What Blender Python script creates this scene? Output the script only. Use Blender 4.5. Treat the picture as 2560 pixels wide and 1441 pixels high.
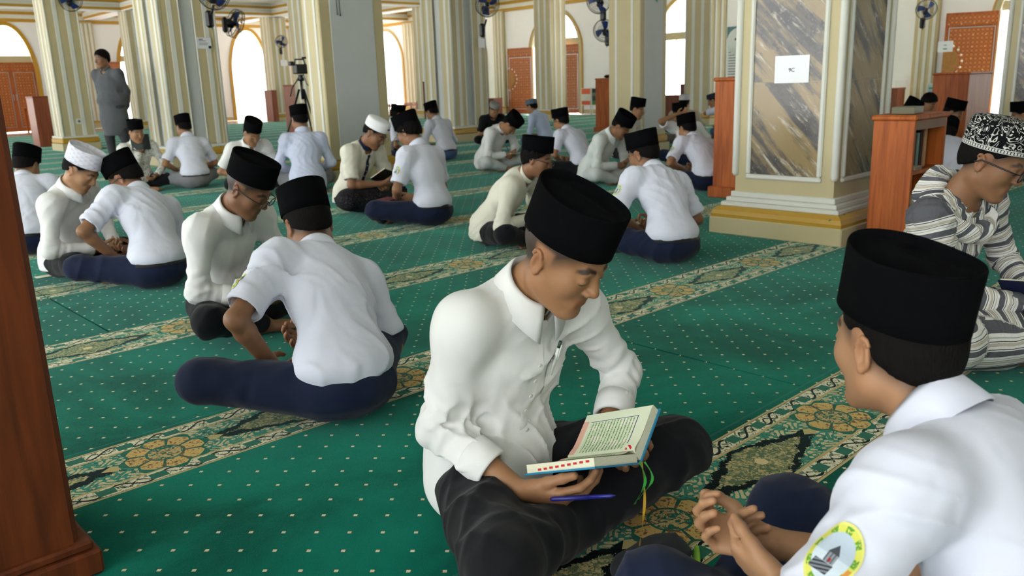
import bpy, bmesh, math, random
import numpy as np
from mathutils import Vector, Matrix
# ---------------------------------------------------------------- camera, world, light, exposure
for _o in list(bpy.data.objects): bpy.data.objects.remove(_o)
SC = bpy.context.scene
COL = SC.collection
CAM_F, CAM_PITCH, CAM_ROLL, CAM_H, TH = 2057.46, 0.24170, -0.03320, 0.95746, 0.754780
_cp, _sp, _cr, _sr = math.cos(CAM_PITCH), math.sin(CAM_PITCH), math.cos(CAM_ROLL), math.sin(CAM_ROLL)
_r, _f, _u = np.array([1., 0, 0]), np.array([0, _cp, -_sp]), np.array([0, _sp, _cp])
CAM_R, CAM_U = _cr * _r + _sr * _u, -_sr * _r + _cr * _u
cam_data = bpy.data.cameras.new('camera'); cam = bpy.data.objects.new('camera', cam_data); COL.objects.link(cam)
cam_data.sensor_width = 36.0; cam_data.sensor_fit = 'HORIZONTAL'; cam_data.lens = CAM_F / 2560 * 36.0
cam_data.clip_start = 0.05; cam_data.clip_end = 300
cam.matrix_world = Matrix(((CAM_R[0], CAM_U[0], -_f[0], 0), (CAM_R[1], CAM_U[1], -_f[1], 0), (CAM_R[2], CAM_U[2], -_f[2], CAM_H), (0, 0, 0, 1)))
cam_data.dof.use_dof = True; cam_data.dof.focus_distance = 1.95; cam_data.dof.aperture_fstop = 7.0
SC.camera = cam
SC.view_settings.view_transform = 'Standard'; SC.view_settings.look = 'None'
SC.view_settings.gamma = 1.0; SC.view_settings.use_curve_mapping = False
SC.view_settings.exposure = 0.25
world = bpy.data.worlds.new('world'); SC.world = world; world.use_nodes = True
_bg = world.node_tree.nodes['Background']; _bg.inputs[0].default_value = (0.92, 0.965, 1.0, 1); _bg.inputs[1].default_value = 4.6
_s = bpy.data.lights.new('sun', 'SUN'); _s.energy = 40.0; _s.angle = math.radians(1.5); _s.color = (1.0, .98, .95); _so = bpy.data.objects.new('sun', _s); COL.objects.link(_so)
_so.rotation_euler = (0, math.radians(24), TH + math.radians(12))
# daylight coming in through the openings of the two far walls and the open sides of the hall
def window_light(name, loc, rot, sx, sy, power, col=(0.95, 0.98, 1.0)):
    l = bpy.data.lights.new(name, 'AREA'); l.shape = 'RECTANGLE'; l.size = sx; l.size_y = sy; l.energy = power; l.color = col
    o = bpy.data.objects.new(name, l); COL.objects.link(o); o.location = loc; o.rotation_euler = rot
    return o
# ---------------------------------------------------------------- helpers
TV = np.array([math.cos(TH), math.sin(TH), 0.0]); NV = np.array([-math.sin(TH), math.cos(TH), 0.0])
def BW(a, b, z=0.0):
    """building coordinates (a along the carpet bands, b across them) to world"""
    v = a * TV + b * NV; return Vector((v[0], v[1], z))
def gp(x, y, z=0.0):
    """photo pixel to the point of the horizontal plane z it shows"""
    d = (x - 1280) / CAM_F * CAM_R - (y - 720.5) / CAM_F * CAM_U + _f
    t = (z - CAM_H) / d[2]; return np.array([0, 0, CAM_H]) + t * d
def ga(x, y, z=0.0):
    p = gp(x, y, z); return float(p @ TV), float(p @ NV)
def empty(name, loc=(0, 0, 0), rz=0.0, parent=None):
    o = bpy.data.objects.new(name, None); COL.objects.link(o); o.location = loc; o.rotation_euler = (0, 0, rz); o.empty_display_size = 0.05
    if parent: o.parent = parent
    return o
def tag(o, label=None, cat=None, group=None, kind=None):
    if label: o['label'] = label
    if cat: o['category'] = cat
    if group: o['group'] = group
    if kind: o['kind'] = kind
    return o
def link(name, me, mat=None, parent=None, smooth=False):
    if mat is not None and not me.materials: me.materials.append(mat)
    if smooth:
        me.polygons.foreach_set('use_smooth', [True] * len(me.polygons))
    o = bpy.data.objects.new(name, me); COL.objects.link(o)
    if parent is not None: o.parent = parent
    return o
def mesh_from(name, verts, faces, mat=None, parent=None, smooth=False):
    me = bpy.data.meshes.new(name); me.from_pydata([tuple(map(float, v)) for v in verts], [], [tuple(map(int, f)) for f in faces]); me.update()
    return link(name, me, mat, parent, smooth)
class MB:
    """collects boxes, tubes, lathes, prisms; build() makes ONE mesh object of them"""
    def __init__(s): s.v = []; s.f = []; s.sm = []
    def add(s, v, f, smooth=False):
        n = len(s.v); s.v += [tuple(map(float, p)) for p in v]; s.f += [tuple(int(i) + n for i in q) for q in f]; s.sm += [smooth] * len(f); return s
    def box(s, x0, x1, y0, y1, z0, z1, bev=0.0):
        if bev <= 0:
            v = [(x, y, z) for z in (z0, z1) for y in (y0, y1) for x in (x0, x1)]
            return s.add(v, [(0, 2, 3, 1), (4, 5, 7, 6), (0, 1, 5, 4), (1, 3, 7, 5), (3, 2, 6, 7), (2, 0, 4, 6)])
        b = min(bev, (x1 - x0) * .45, (y1 - y0) * .45, (z1 - z0) * .45)
        bm = bmesh.new(); bmesh.ops.create_cube(bm, size=1.0)
        for q in bm.verts: q.co = Vector(((x0 + x1) / 2 + q.co.x * (x1 - x0), (y0 + y1) / 2 + q.co.y * (y1 - y0), (z0 + z1) / 2 + q.co.z * (z1 - z0)))
        bmesh.ops.bevel(bm, geom=bm.edges[:], offset=b, segments=1, affect='EDGES', profile=0.7)
        bm.verts.index_update(); s.add([q.co[:] for q in bm.verts], [[q.index for q in f.verts] for f in bm.faces]); bm.free(); return s
    def tube(s, pts, r, n=8, cap=True, closed=False):
        P = [np.array(p, float) for p in pts]; m = len(P); R = r if hasattr(r, '__len__') else [r] * m
        V = []; prev = None
        for i in range(m):
            if closed: t = P[(i + 1) % m] - P[i - 1]
            else: t = P[min(i + 1, m - 1)] - P[max(i - 1, 0)]
            t = t / (np.linalg.norm(t) + 1e-12)
            if prev is None:
                prev = np.cross(t, [0, 0, 1.]);
                if np.linalg.norm(prev) < 1e-3: prev = np.cross(t, [1., 0, 0])
            x = prev - t * (prev @ t); x /= np.linalg.norm(x) + 1e-12; prev = x; y = np.cross(t, x)
            for k in range(n):
                a = 2 * math.pi * k / n; V.append(P[i] + R[i] * (math.cos(a) * x + math.sin(a) * y))
        F = []
        for i in range(m if closed else m - 1):
            j = (i + 1) % m
            for k in range(n):
                l = (k + 1) % n; F.append((i * n + k, i * n + l, j * n + l, j * n + k))
        if cap and not closed: F.append(tuple(range(n))[::-1]); F.append(tuple((m - 1) * n + k for k in range(n)))
        return s.add(V, F, True)
    def lathe(s, prof, n=24, c=(0, 0, 0), sx=1.0, sy=1.0):
        V = []; F = []; m = len(prof)
        for (r, z) in prof:
            for k in range(n):
                a = 2 * math.pi * k / n; V.append((c[0] + sx * r * math.cos(a), c[1] + sy * r * math.sin(a), c[2] + z))
        for i in range(m - 1):
            for k in range(n):
                l = (k + 1) % n; F.append((i * n + k, i * n + l, (i + 1) * n + l, (i + 1) * n + k))
        F.append(tuple(range(n))[::-1]); F.append(tuple((m - 1) * n + k for k in range(n)))
        return s.add(V, F, True)
    def xf(s, M, start=0):
        for i in range(start, len(s.v)): s.v[i] = tuple(M @ Vector(s.v[i]))
        return s
    def mesh(s, name):
        me = bpy.data.meshes.new(name); me.from_pydata(s.v, [], s.f); me.polygons.foreach_set('use_smooth', s.sm); me.update(); return me
    def build(s, name, mat, parent=None): return link(name, s.mesh(name), mat, parent)
def copy_tree(o, parent=None):
    c = o.copy(); COL.objects.link(c); c.parent = parent
    for ch in list(o.children): copy_tree(ch, c)
    return c
# ---------------------------------------------------------------- materials
MATS = {}
class X:
    """a tiny expression wrapper over shader math nodes"""
    def __init__(s, nt, sock): s.nt = nt; s.s = sock
    def _m(s, op, *o):
        n = s.nt.nodes.new('ShaderNodeMath'); n.operation = op
        for i, q in enumerate((s,) + o):
            if isinstance(q, X): s.nt.links.new(q.s, n.inputs[i])
            else: n.inputs[i].default_value = float(q)
        return X(s.nt, n.outputs[0])
    def __add__(s, o): return s._m('ADD', o)
    def __sub__(s, o): return s._m('SUBTRACT', o)
    def __rsub__(s, o): return s._m('MULTIPLY', -1.0)._m('ADD', o)
    def __mul__(s, o): return s._m('MULTIPLY', o)
    __rmul__ = __mul__; __radd__ = __add__
    def __truediv__(s, o): return s._m('DIVIDE', o)
    def lt(s, o): return s._m('LESS_THAN', o)
    def gt(s, o): return s._m('GREATER_THAN', o)
    def sin(s): return s._m('SINE')
    def cos(s): return s._m('COSINE')
    def abs(s): return s._m('ABSOLUTE')
    def floor(s): return s._m('FLOOR')
    def sqrt(s): return s._m('SQRT')
    def min(s, o): return s._m('MINIMUM', o)
    def max(s, o): return s._m('MAXIMUM', o)
    def mod(s, o): return s._m('FLOORED_MODULO', o)
    def atan2(s, o): return s._m('ARCTAN2', o)
    def step(s, a, b):
        n = s.nt.nodes.new('ShaderNodeMapRange'); n.interpolation_type = 'SMOOTHSTEP'; s.nt.links.new(s.s, n.inputs[0]); n.inputs[1].default_value = a; n.inputs[2].default_value = b
        return X(s.nt, n.outputs[0])
class NM:
    """node material builder"""
    def __init__(s, name, rough=0.8, spec=0.3):
        s.m = bpy.data.materials.new(name); s.m.use_nodes = True; s.nt = s.m.node_tree; s.b = s.nt.nodes['Principled BSDF']
        s.b.inputs['Roughness'].default_value = rough; s.b.inputs['Specular IOR Level'].default_value = spec
    def coord(s, kind='Object'):
        n = s.nt.nodes.new('ShaderNodeTexCoord'); return n.outputs[kind]
    def xyz(s, sock=None):
        n = s.nt.nodes.new('ShaderNodeSeparateXYZ'); s.nt.links.new(sock or s.coord(), n.inputs[0]); return [X(s.nt, o) for o in n.outputs]
    def noise(s, scale, detail=3, rough=.5, vec=None, stretch=None, dist=0.0):
        n = s.nt.nodes.new('ShaderNodeTexNoise'); n.inputs['Scale'].default_value = scale; n.inputs['Detail'].default_value = detail; n.inputs['Roughness'].default_value = rough; n.inputs['Distortion'].default_value = dist
        v = vec or s.coord()
        if stretch:
            mp = s.nt.nodes.new('ShaderNodeMapping'); s.nt.links.new(v, mp.inputs[0]); mp.inputs['Scale'].default_value = stretch[:3]
            if len(stretch) > 3: mp.inputs['Rotation'].default_value = stretch[3:6]
            v = mp.outputs[0]
        s.nt.links.new(v, n.inputs['Vector']); return X(s.nt, n.outputs[0])
    def mix(s, fac, c1, c2):
        n = s.nt.nodes.new('ShaderNodeMix'); n.data_type = 'RGBA'
        ia = [i for i in n.inputs if i.name == 'A' and i.type == 'RGBA'][0]; ib = [i for i in n.inputs if i.name == 'B' and i.type == 'RGBA'][0]
        f = [i for i in n.inputs if i.name == 'Factor' and i.type == 'VALUE'][0]
        if isinstance(fac, X): s.nt.links.new(fac.s, f)
        else: f.default_value = fac
        for sock, c in ((ia, c1), (ib, c2)):
            if isinstance(c, (tuple, list)): sock.default_value = (*c[:3], 1)
            else: s.nt.links.new(c, sock)
        return [o for o in n.outputs if o.type == 'RGBA'][0]
    def color(s, c):
        if isinstance(c, (tuple, list)): s.b.inputs['Base Color'].default_value = (*c[:3], 1)
        else: s.nt.links.new(c, s.b.inputs['Base Color'])
        return s
    def bump(s, x, strength=.3, dist=.01):
        n = s.nt.nodes.new('ShaderNodeBump'); n.inputs['Strength'].default_value = strength; n.inputs['Distance'].default_value = dist
        s.nt.links.new(x.s, n.inputs['Height']); s.nt.links.new(n.outputs[0], s.b.inputs['Normal']); return s
def srgb(r, g, b):
    f = lambda c: (c / 255 / 12.92) if c / 255 <= .04045 else ((c / 255 + .055) / 1.055) ** 2.4
    return (f(r), f(g), f(b))
def plain(name, c, rough=.6, spec=.3, bump=0, bscale=60, metal=0, var=0.06):
    if name in MATS: return MATS[name]
    m = NM(name, rough, spec); n = m.noise(bscale * .25, 3)
    m.color(m.mix(n, [max(0, q * (1 - var)) for q in c], [q * (1 + var) for q in c])); m.b.inputs['Metallic'].default_value = metal
    if bump: m.bump(m.noise(bscale, 4), bump, .004)
    MATS[name] = m.m; return m.m
def wood(name, c1, c2, axis=2, rough=.35):
    if name in MATS: return MATS[name]
    m = NM(name, rough, .3); st = [14, 14, 14]; st[axis] = 0.9
    n = m.noise(2.2, 5, .6, stretch=tuple(st), dist=.6); g = m.noise(9, 3, .5, stretch=tuple(st))
    m.color(m.mix(n.step(.3, .72), m.mix(g, c1, [q * .8 for q in c1]), c2)); m.bump(g, .08, .002)
    MATS[name] = m.m; return m.m
def cloth(name, c, weave=700, fold=.25, var=.03, rough=.85):
    """woven cloth with soft creases"""
    if name in MATS: return MATS[name]
    m = NM(name, rough, .15); n = m.noise(5, 3)
    m.color(m.mix(n, [q * (1 - var) for q in c], [min(1, q * (1 + var)) for q in c]))
    f1 = m.noise(6, 1.2, .4, stretch=(1.5, 1.5, .7), dist=.9); f2 = m.noise(17, 1, .4, stretch=(1, 1, .8), dist=.6)
    m.bump(f1 * 1.0 + f2 * .16, fold, .035); m.b.inputs['Sheen Weight'].default_value = .08
    MATS[name] = m.m; return m.m
# ================================================================ the hall
A_WALL, B_WALL, CEIL = 20.0, 30.0, 3.85
D_ROW, B0, BAND = 1.22, 3.42006, 0.3152
def carpet_material():
    m = NM('carpet_pile', .95, .05); x, y, z = m.xyz()
    t = (B0 - y) / D_ROW; k = (t + .5).floor(); v = (t - k) * D_ROW; av = v.abs()
    off = k * .403 - k * k * .181 + .513
    u = (((x - off) / .7875 + .5).mod(1.0) - .5) * .7875; au = u.abs(); ud = .3937 - au
    n1 = m.noise(55, 2, .6, dist=1.5); n2 = m.noise(95, 2, .5, dist=1.0); nb = m.noise(1.6, 4, .6, dist=.8); nf = m.noise(420, 2)
    jag = (n2 - .5) * .7 + (u * 95.0).sin() * .10 + (v * 130.0).sin() * .06
    green = m.mix(nb.step(.3, .75), srgb(4, 80, 66), srgb(15, 125, 105))
    # speckle lattice of the plain field
    p1x = ((x - .498) / .1025 + .5).mod(1.0) - .5; p1y = ((y - 1.956) / .109 + .5).mod(1.0) - .5
    p2x = ((x - .549) / .1025 + .5).mod(1.0) - .5; p2y = ((y - 2.0105) / .109 + .5).mod(1.0) - .5
    dd = ((p1x * .1025).abs() + (p1y * .109).abs()).min((p2x * .1025).abs() + (p2y * .109).abs())
    field = m.mix(dd.lt(.0062), green, srgb(219, 213, 180))
    field = m.mix(dd.lt(.0085) * (1.0 - dd.lt(.0062)) * n2.gt(.5), field, srgb(109, 70, 48))
    # inner strip: scrolling foliage, black lozenge frame, olive medallion
    ring = ((u * 170.0 + (v * 120.0).sin() * 2.0).sin() * (v * 190.0 + (u * 90.0).sin() * 2.2).sin())
    fol = m.mix(ring.gt(.12), srgb(67, 138, 118), srgb(208, 193, 151)); fol = m.mix(n1.gt(.60), fol, srgb(43, 96, 81))
    loz = ud / .330 + av / .102 + jag * .42
    inner = m.mix(loz.lt(.92), fol, srgb(16, 18, 22))
    med = ud / .205 + av / .080 + jag * .55
    inner = m.mix(med.lt(1.0), inner, m.mix(n1.gt(.52), m.mix(n2.gt(.5), srgb(193, 175, 127), srgb(136, 138, 98)), srgb(96, 111, 83)))
    inner = m.mix(((ud * ud + v * v).sqrt()).lt(.017), inner, srgb(219, 197, 147))
    spur = (ud - .255).abs() / .03 + av / .02
    inner = m.mix(spur.lt(1.0), inner, srgb(197, 177, 122))
    # scroll border
    sgn = (u * 48.3).sin() * .019; yc = av - .124
    cur = (yc - sgn).abs().lt(.0042) ; cur2 = (yc + (u * 96.6).sin() * .012).abs().lt(.003)
    border = m.mix(n1.gt(.56), srgb(230, 221, 193), srgb(109, 127, 94))
    border = m.mix(cur.max(cur2 * n2.gt(.45)), border, srgb(34, 30, 30))
    border = m.mix((((u * 24.15).sin().abs()).gt(.86)) * yc.abs().lt(.017), border, srgb(52, 109, 89))
    bandc = m.mix(av.gt(.094), inner, border)
    bandc = m.mix(av.gt(.090) * av.lt(.099), bandc, srgb(197, 171, 122))
    # rosette
    rho = (u * u + v * v).sqrt(); ang = v.atan2(u)
    lobe = (ang * 8.0).cos(); R1 = lobe * .012 + .112
    pet = m.mix(((rho - .078).abs() / .026 + ((ang * 4.0).sin().abs() - .0) * .0).lt(1.0), srgb(37, 105, 87), srgb(213, 177, 109))
    pet = m.mix(((ang * 4.0).cos().abs()).lt(.22), pet, srgb(32, 98, 81)); pet = m.mix((n2.gt(.58)) * rho.lt(.1), pet, srgb(127, 89, 59))
    pet = m.mix(rho.lt(.045) * n1.gt(.5), pet, srgb(197, 169, 114)); pet = m.mix(rho.gt(R1 - .008), pet, srgb(48, 105, 85))
    bandc = m.mix(rho.lt(R1), bandc, pet)
    bandc = m.mix(av.gt(.149), bandc, srgb(199, 175, 127)); bandc = m.mix(((av - .1495).abs()).lt(.0012), bandc, srgb(125, 105, 76))
    allc = m.mix(av.lt(BAND / 2), field, bandc)
    m.color(allc); m.bump(nf * .6 + nb * .5, .5, .006); m.b.inputs['Sheen Weight'].default_value = .3; m.b.inputs['Sheen Roughness'].default_value = .22; m.b.inputs['Sheen Tint'].default_value = (.45, .95, .82, 1)
    return m.m
CARPET = carpet_material()
def tiles_material():
    m = NM('floor_tile', .25, .5); x, y, z = m.xyz()
    g = ((x / .4).mod(1.0)).lt(.012).max(((y / .4).mod(1.0)).lt(.012)); n = m.noise(2.5, 5)
    m.color(m.mix(g, m.mix(n, srgb(150, 108, 74), srgb(176, 132, 94)), srgb(110, 84, 62))); return m.m
def in_building(o, a=0, b=0, z=0):
    o.location = BW(a, b, z); o.rotation_euler = (0, 0, TH); return o
fl = MB().box(-8, A_WALL + .3, -11, B_WALL + .3, -.2, -.012).build('floor', tiles_material()); in_building(fl); tag(fl, kind='structure')
cr = empty('prayer_carpet', BW(0, 0), TH); tag(cr, 'green prayer carpet with cream and black patterned row bands across the hall floor', 'carpet')
_seam1 = ga(1641, 875)[0]; _seam2 = ga(200, 790)[0]
for kk in range(-19, 6):
    b1 = B0 - kk * D_ROW + .178; b0 = b1 - D_ROW; cuts = [-8, A_WALL - .35]
    if kk == 1: cuts = [-8, _seam1, A_WALL - .35]
    if kk == -1: cuts = [-8, _seam2, A_WALL - .35]
    if b0 > 26.5: continue
    for c0, c1 in zip(cuts[:-1], cuts[1:]):
        MB().add([(c0 + .002, b0, -.011), (c1 - .002, b0, -.011), (c1 - .002, b1 + .012, -.011), (c0 + .002, b1 + .012, -.011), (c0 + .004, b0 + .002, 0), (c1 - .004, b0 + .002, 0), (c1 - .004, b1, .0035), (c0 + .004, b1, .0035), (c1 - .004, b1 + .01, .001), (c0 + .004, b1 + .01, .001)],
                 [(4, 5, 6, 7), (7, 6, 8, 9), (9, 8, 2, 3), (0, 1, 5, 4), (1, 2, 8, 6, 5), (0, 4, 7, 9, 3)]).build('carpet_strip', CARPET, cr)
# ---- paints
WHITE = plain('white_wall_paint', srgb(238, 239, 240), .7, .25, .05, 30, var=.02)
BEIGE = plain('beige_pillar_paint', srgb(190, 177, 138), .5, .35, .05, 18, var=.06)
OCHRE = plain('ochre_trim_paint', srgb(186, 142, 44), .35, .45, .05, 20, var=.08)
OFFWH = plain('white_pillar_paint', srgb(214, 214, 204), .55, .35, .05, 18, var=.05)
GREYW = plain('grey_white_pillar_paint', srgb(196, 200, 198), .6, .3, .05, 14, var=.05)
def gold_dull():
    m = NM('worn_gold_moulding', .38, .5); n = m.noise(5, 4); s = m.noise(9, 2, .5, dist=.5)
    m.color(m.mix(s.gt(.74), m.mix(n, srgb(176, 134, 40), srgb(196, 156, 62)), srgb(96, 90, 84))); return m.m
GOLDM = gold_dull()
def marble():
    m = NM('grey_brown_marble', .22, .5)
    # diagonal veining, continuous round the pillar
    x, y, z = m.xyz(); c_ = (y - x - z) * .707; s_ = (y - x + z) * .707
    cb = m.nt.nodes.new('ShaderNodeCombineXYZ'); m.nt.links.new((c_ * 1.0).s, cb.inputs[0]); m.nt.links.new((s_ * .16).s, cb.inputs[1])
    ob = m.nt.nodes.new('ShaderNodeObjectInfo'); m.nt.links.new(ob.outputs['Random'], cb.inputs[2])
    v = cb.outputs[0]
    band = m.noise(8.5, 5, .6, vec=v, dist=.25); fine = m.noise(24, 5, .7, vec=v, dist=.3); blot = m.noise(16, 6, .7); w = m.noise(3.0, 4, .6)
    c = m.mix(band.step(.42, .57), srgb(82, 77, 74), srgb(152, 130, 92)); c = m.mix(fine.step(.54, .72), c, srgb(198, 188, 168))
    c = m.mix((blot - band * .8).step(.13, .30), c, srgb(66, 62, 60)); c = m.mix((blot * 1.0).step(.60, .84), c, srgb(184, 178, 168))
    m.color(c); return m.m
MARBLE = marble()
def faces4(half):
    """rotations that carry a panel built on the -x face to each of the four faces"""
    return [Matrix.Rotation(math.radians(q), 4, 'Z') for q in (0, 90, 180, 270)]
_kx = {}
def marble_pillar(a, b, label):
    t = empty('marble_pillar', BW(a, b), TH); tag(t, label, 'pillar'); t['kind'] = 'structure'
    h = .322
    MB().box(-.435, .435, -.435, .435, 0, .105, .006).build('plinth', BEIGE, t)
    g = MB(); V = []; prof = [(.425, .105), (.428, .125), (.42, .15), (.40, .168), (.385, .175)]
    for (r, z) in prof: V += [(-r, -r, z), (r, -r, z), (r, r, z), (-r, r, z)]
    g.add(V, [(i * 4 + q, i * 4 + (q + 1) % 4, i * 4 + 4 + (q + 1) % 4, i * 4 + 4 + q) for i in range(4) for q in range(4)]); g.build('gold_moulding', GOLDM, t)
    for i, (r, z0, z1) in enumerate([(.385, .172, .2), (.362, .2, .228), (.342, .228, .262)]): MB().box(-r, r, -r, r, z0, z1, .005).build('moulding_step', OFFWH, t)
    MB().box(-h, h, -h, h, .262, CEIL).build('shaft', BEIGE, t)
    for M in faces4(h):
        for (y0, y1, z0, z1) in [(-.245, .245, .345, .375), (-.245, -.216, .375, 3.3), (.216, .245, .375, 3.3)]:
            MB().box(-h - .018, -h + .01, y0, y1, z0, z1, .008).xf(M).build('panel_frame', OFFWH, t)
        zz = .375
        while zz < 3.2:
            o = MB().box(-h - .004, -h + .01, -.216, .216, zz + .001, zz + .548).xf(M).build('marble_tile', MARBLE, t); zz += .55
        M2 = M @ Matrix.Translation((-h, -h, 0))
        MB().tube([(0, 0, .36), (0, 0, .38), (0, 0, 3.5)], [.014, .022, .022], 12).xf(M2).build('corner_bead', OFFWH, t)
    return t
def fluted_column(a, b, half, label, ph=.14, broad=False):
    """square core with two striped pilasters on every face"""
    t = empty('fluted_column', BW(a, b), TH); tag(t, label, 'pillar'); t['kind'] = 'structure'
    c = half * .86; w = half * .78
    MB().box(-half * 1.2, half * 1.2, -half * 1.2, half * 1.2, 0, ph, .006).build('plinth', BEIGE, t)
    MB().box(-half * 1.19, half * 1.19, -half * 1.19, half * 1.19, ph, ph + .1, .02).build('gold_moulding', OCHRE, t)
    MB().box(-half * 1.14, half * 1.14, -half * 1.14, half * 1.14, ph + .1, ph + .14, .01).build('moulding_step', OFFWH, t)
    MB().box(-c, c, -c, c, ph + .14, CEIL).build('core', GREYW, t)
    z0 = ph + .14; z1 = CEIL
    for M in faces4(half):
        if broad:
            for s in (-1, 1):
                y0 = s * half - (w if s > 0 else 0)
                MB().box(-half * .98, -c + .01, y0, y0 + w, z0, z1, .006).xf(M).build('pilaster', BEIGE, t)
                MB().box(-half * 1.0, -half * .95, y0 + w * .34, y0 + w * .56, z0, z1, .004).xf(M).build('white_stripe', OFFWH, t)
                e = y0 + (w - .022 if s < 0 else 0)
                MB().box(-half * 1.0, -c + .01, e, e + .022, z0, z1, .008).xf(M).build('edge_bead', OFFWH, t)
        else:
            MB().box(-half * .98, -c + .01, -half * .96, half * .96, z0, z1, .006).xf(M).build('pilaster', BEIGE, t)
            for qy in (-.36, .36): MB().box(-half * 1.01, -half * .95, half * (qy - .13), half * (qy + .13), z0, z1, .004).xf(M).build('white_stripe', OFFWH, t)
        MB().tube([(-half * .97, -half * .97, z0), (-half * .97, -half * .97, z1)], half * .06, 8).xf(M).build('corner_bead', OFFWH, t)
    return t
def panel_pillar(a, b, ha, hb, label):
    """flat sided pillar: beige corner strips round a white panel"""
    t = empty('panel_pillar', BW(a, b), TH); tag(t, label, 'pillar'); t['kind'] = 'structure'
    MB().box(-ha * 1.15, ha * 1.15, -hb * 1.15, hb * 1.15, 0, .12, .006).build('plinth', BEIGE, t)
    MB().box(-ha * 1.1, ha * 1.1, -hb * 1.1, hb * 1.1, .12, .22, .02).build('gold_moulding', OCHRE, t)
    MB().box(-ha, ha, -hb, hb, .22, CEIL, .01).build('shaft', BEIGE, t)
    for s in (-1, 1):
        MB().box(-ha * .68, ha * .68, s * hb - .006, s * hb + .006, .3, 3.5, .003).build('white_panel', GREYW, t)
        MB().box(s * ha - .006, s * ha + .006, -hb * .45, hb * .45, .3, 3.5, .003).build('side_panel', BEIGE, t)
        for q in (-1, 1): MB().box(s * ha - .01, s * ha + .01, q * hb * .5 - .02, q * hb * .5 + .02, .3, 3.5, .004).build('panel_frame', OFFWH, t)
    return t
marble_pillar(4.93, 2.485, 'near marble clad pillar carrying a paper sign, bookcase against its right side')
marble_pillar(9.35, 2.30, 'marble clad pillar cut by the right edge of the picture')
fluted_column(5.10, 17.75, .29, 'beige and white striped column left of the standing man in grey')
fluted_column(4.95, 11.95, .40, 'broad striped column with an oval wall fan behind the boy in grey trousers', broad=True)
fluted_column(9.86, 11.78, .40, 'broad striped column in the middle with a blue wall fan high on its right', broad=True)
fluted_column(9.42, 15.9, .31, 'striped column behind the tripod camera')
fluted_column(9.75, 26.6, .31, 'slim far striped column just right of the standing man')
fluted_column(14.55, 27.0, .31, 'slim far striped column right of the bright stairway arch')
def b_for_x(a, x):
    lo, hi = 2.0, 29.5
    for _ in range(50):
        mid = (lo + hi) / 2; p = np.array(BW(a, mid)) - [0, 0, CAM_H]
        px = 1280 + CAM_F * (p @ CAM_R) / (p @ _f)
        if px > x: lo = mid
        else: hi = mid
    return mid
fluted_column(17.2, b_for_x(17.2, 1078), .30, 'slim far striped column just left of the broad middle column')
fluted_column(17.0, b_for_x(17.0, 1379), .30, 'slim far striped column in front of the arched doorway with carved leaf')
fluted_column(15.6, b_for_x(15.6, 1760), .31, 'slim far striped column in front of the bright arched window')
panel_pillar(5.14, 7.98, .40, .17, 'white panelled pillar with beige edges behind the boy in the white cap')
panel_pillar(9.33, 7.26, .29, .27, 'white panelled pillar with a green diamond sticker')
# ---- walls with arched openings
def arch_z(x, hw, spring, rise): return spring + rise * max(0.0, 1 - (abs(x) / hw) ** 2.1) ** .56
def arched_wall(name, length, height, ops, axis_place, thick=.25):
    """wall in its own frame: x along, y thickness (0..thick away from the hall), z up"""
    mb = MB(); ops = sorted(ops); x = 0.0; n = 28
    def quadbox(x0, x1, z0a, z0b, z1): mb.add([(x0, 0, z0a), (x1, 0, z0b), (x1, 0, z1), (x0, 0, z1), (x0, thick, z0a), (x1, thick, z0b), (x1, thick, z1), (x0, thick, z1)], [(0, 1, 2, 3), (5, 4, 7, 6), (0, 4, 5, 1), (3, 2, 6, 7)])
    for (c, hw, spring, rise, sill) in ops:
        quadbox(x, c - hw, 0, 0, height)
        mb.add([(c - hw, 0, 0), (c - hw, thick, 0), (c - hw, thick, height), (c - hw, 0, height)], [(0, 1, 2, 3)]); mb.add([(c + hw, 0, 0), (c + hw, thick, 0), (c + hw, thick, height), (c + hw, 0, height)], [(0, 3, 2, 1)])
        for i in range(n):
            xa = -hw * math.cos(math.pi * i / n); xb = -hw * math.cos(math.pi * (i + 1) / n)
            quadbox(c + xa, c + xb, arch_z(xa, hw, spring, rise), arch_z(xb, hw, spring, rise), height)
        if sill > 0: mb.box(c - hw, c + hw, 0, thick, 0, sill)
        x = c + hw
    quadbox(x, length, 0, 0, height)
    o = mb.build(name, WHITE); axis_place(o); tag(o, kind='structure'); return o
def arch_strip(c, hw, spring, rise, w, proud, z0=0.0, n=28, back=.02):
    """flat trim following an arch, from the floor up one side and down the other"""
    L = [(-hw, z0), (-hw, spring)] + [(-hw * math.cos(math.pi * i / n), arch_z(-hw * math.cos(math.pi * i / n), hw, spring, rise)) for i in range(1, n)] + [(hw, spring), (hw, z0)]
    mb = MB(); m = len(L); V = []
    for i, (x, z) in enumerate(L):
        p = L[max(i - 1, 0)]; q = L[min(i + 1, m - 1)]; tx, tz = q[0] - p[0], q[1] - p[1]; l = math.hypot(tx, tz) + 1e-9; nx, nz = -tz / l, tx / l
        if i in (0, m - 1): nz = 0; nx = -1 if i == 0 else 1
        V += [(c + x, -proud, z), (c + x + nx * w, -proud, z + nz * w), (c + x + nx * w, back, z + nz * w), (c + x, back, z)]
    F = []
    for i in range(m - 1):
        for q in range(4): F.append((i * 4 + q, i * 4 + (q + 1) % 4, i * 4 + 4 + (q + 1) % 4, i * 4 + 4 + q))
    return mb.add(V, F)
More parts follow.
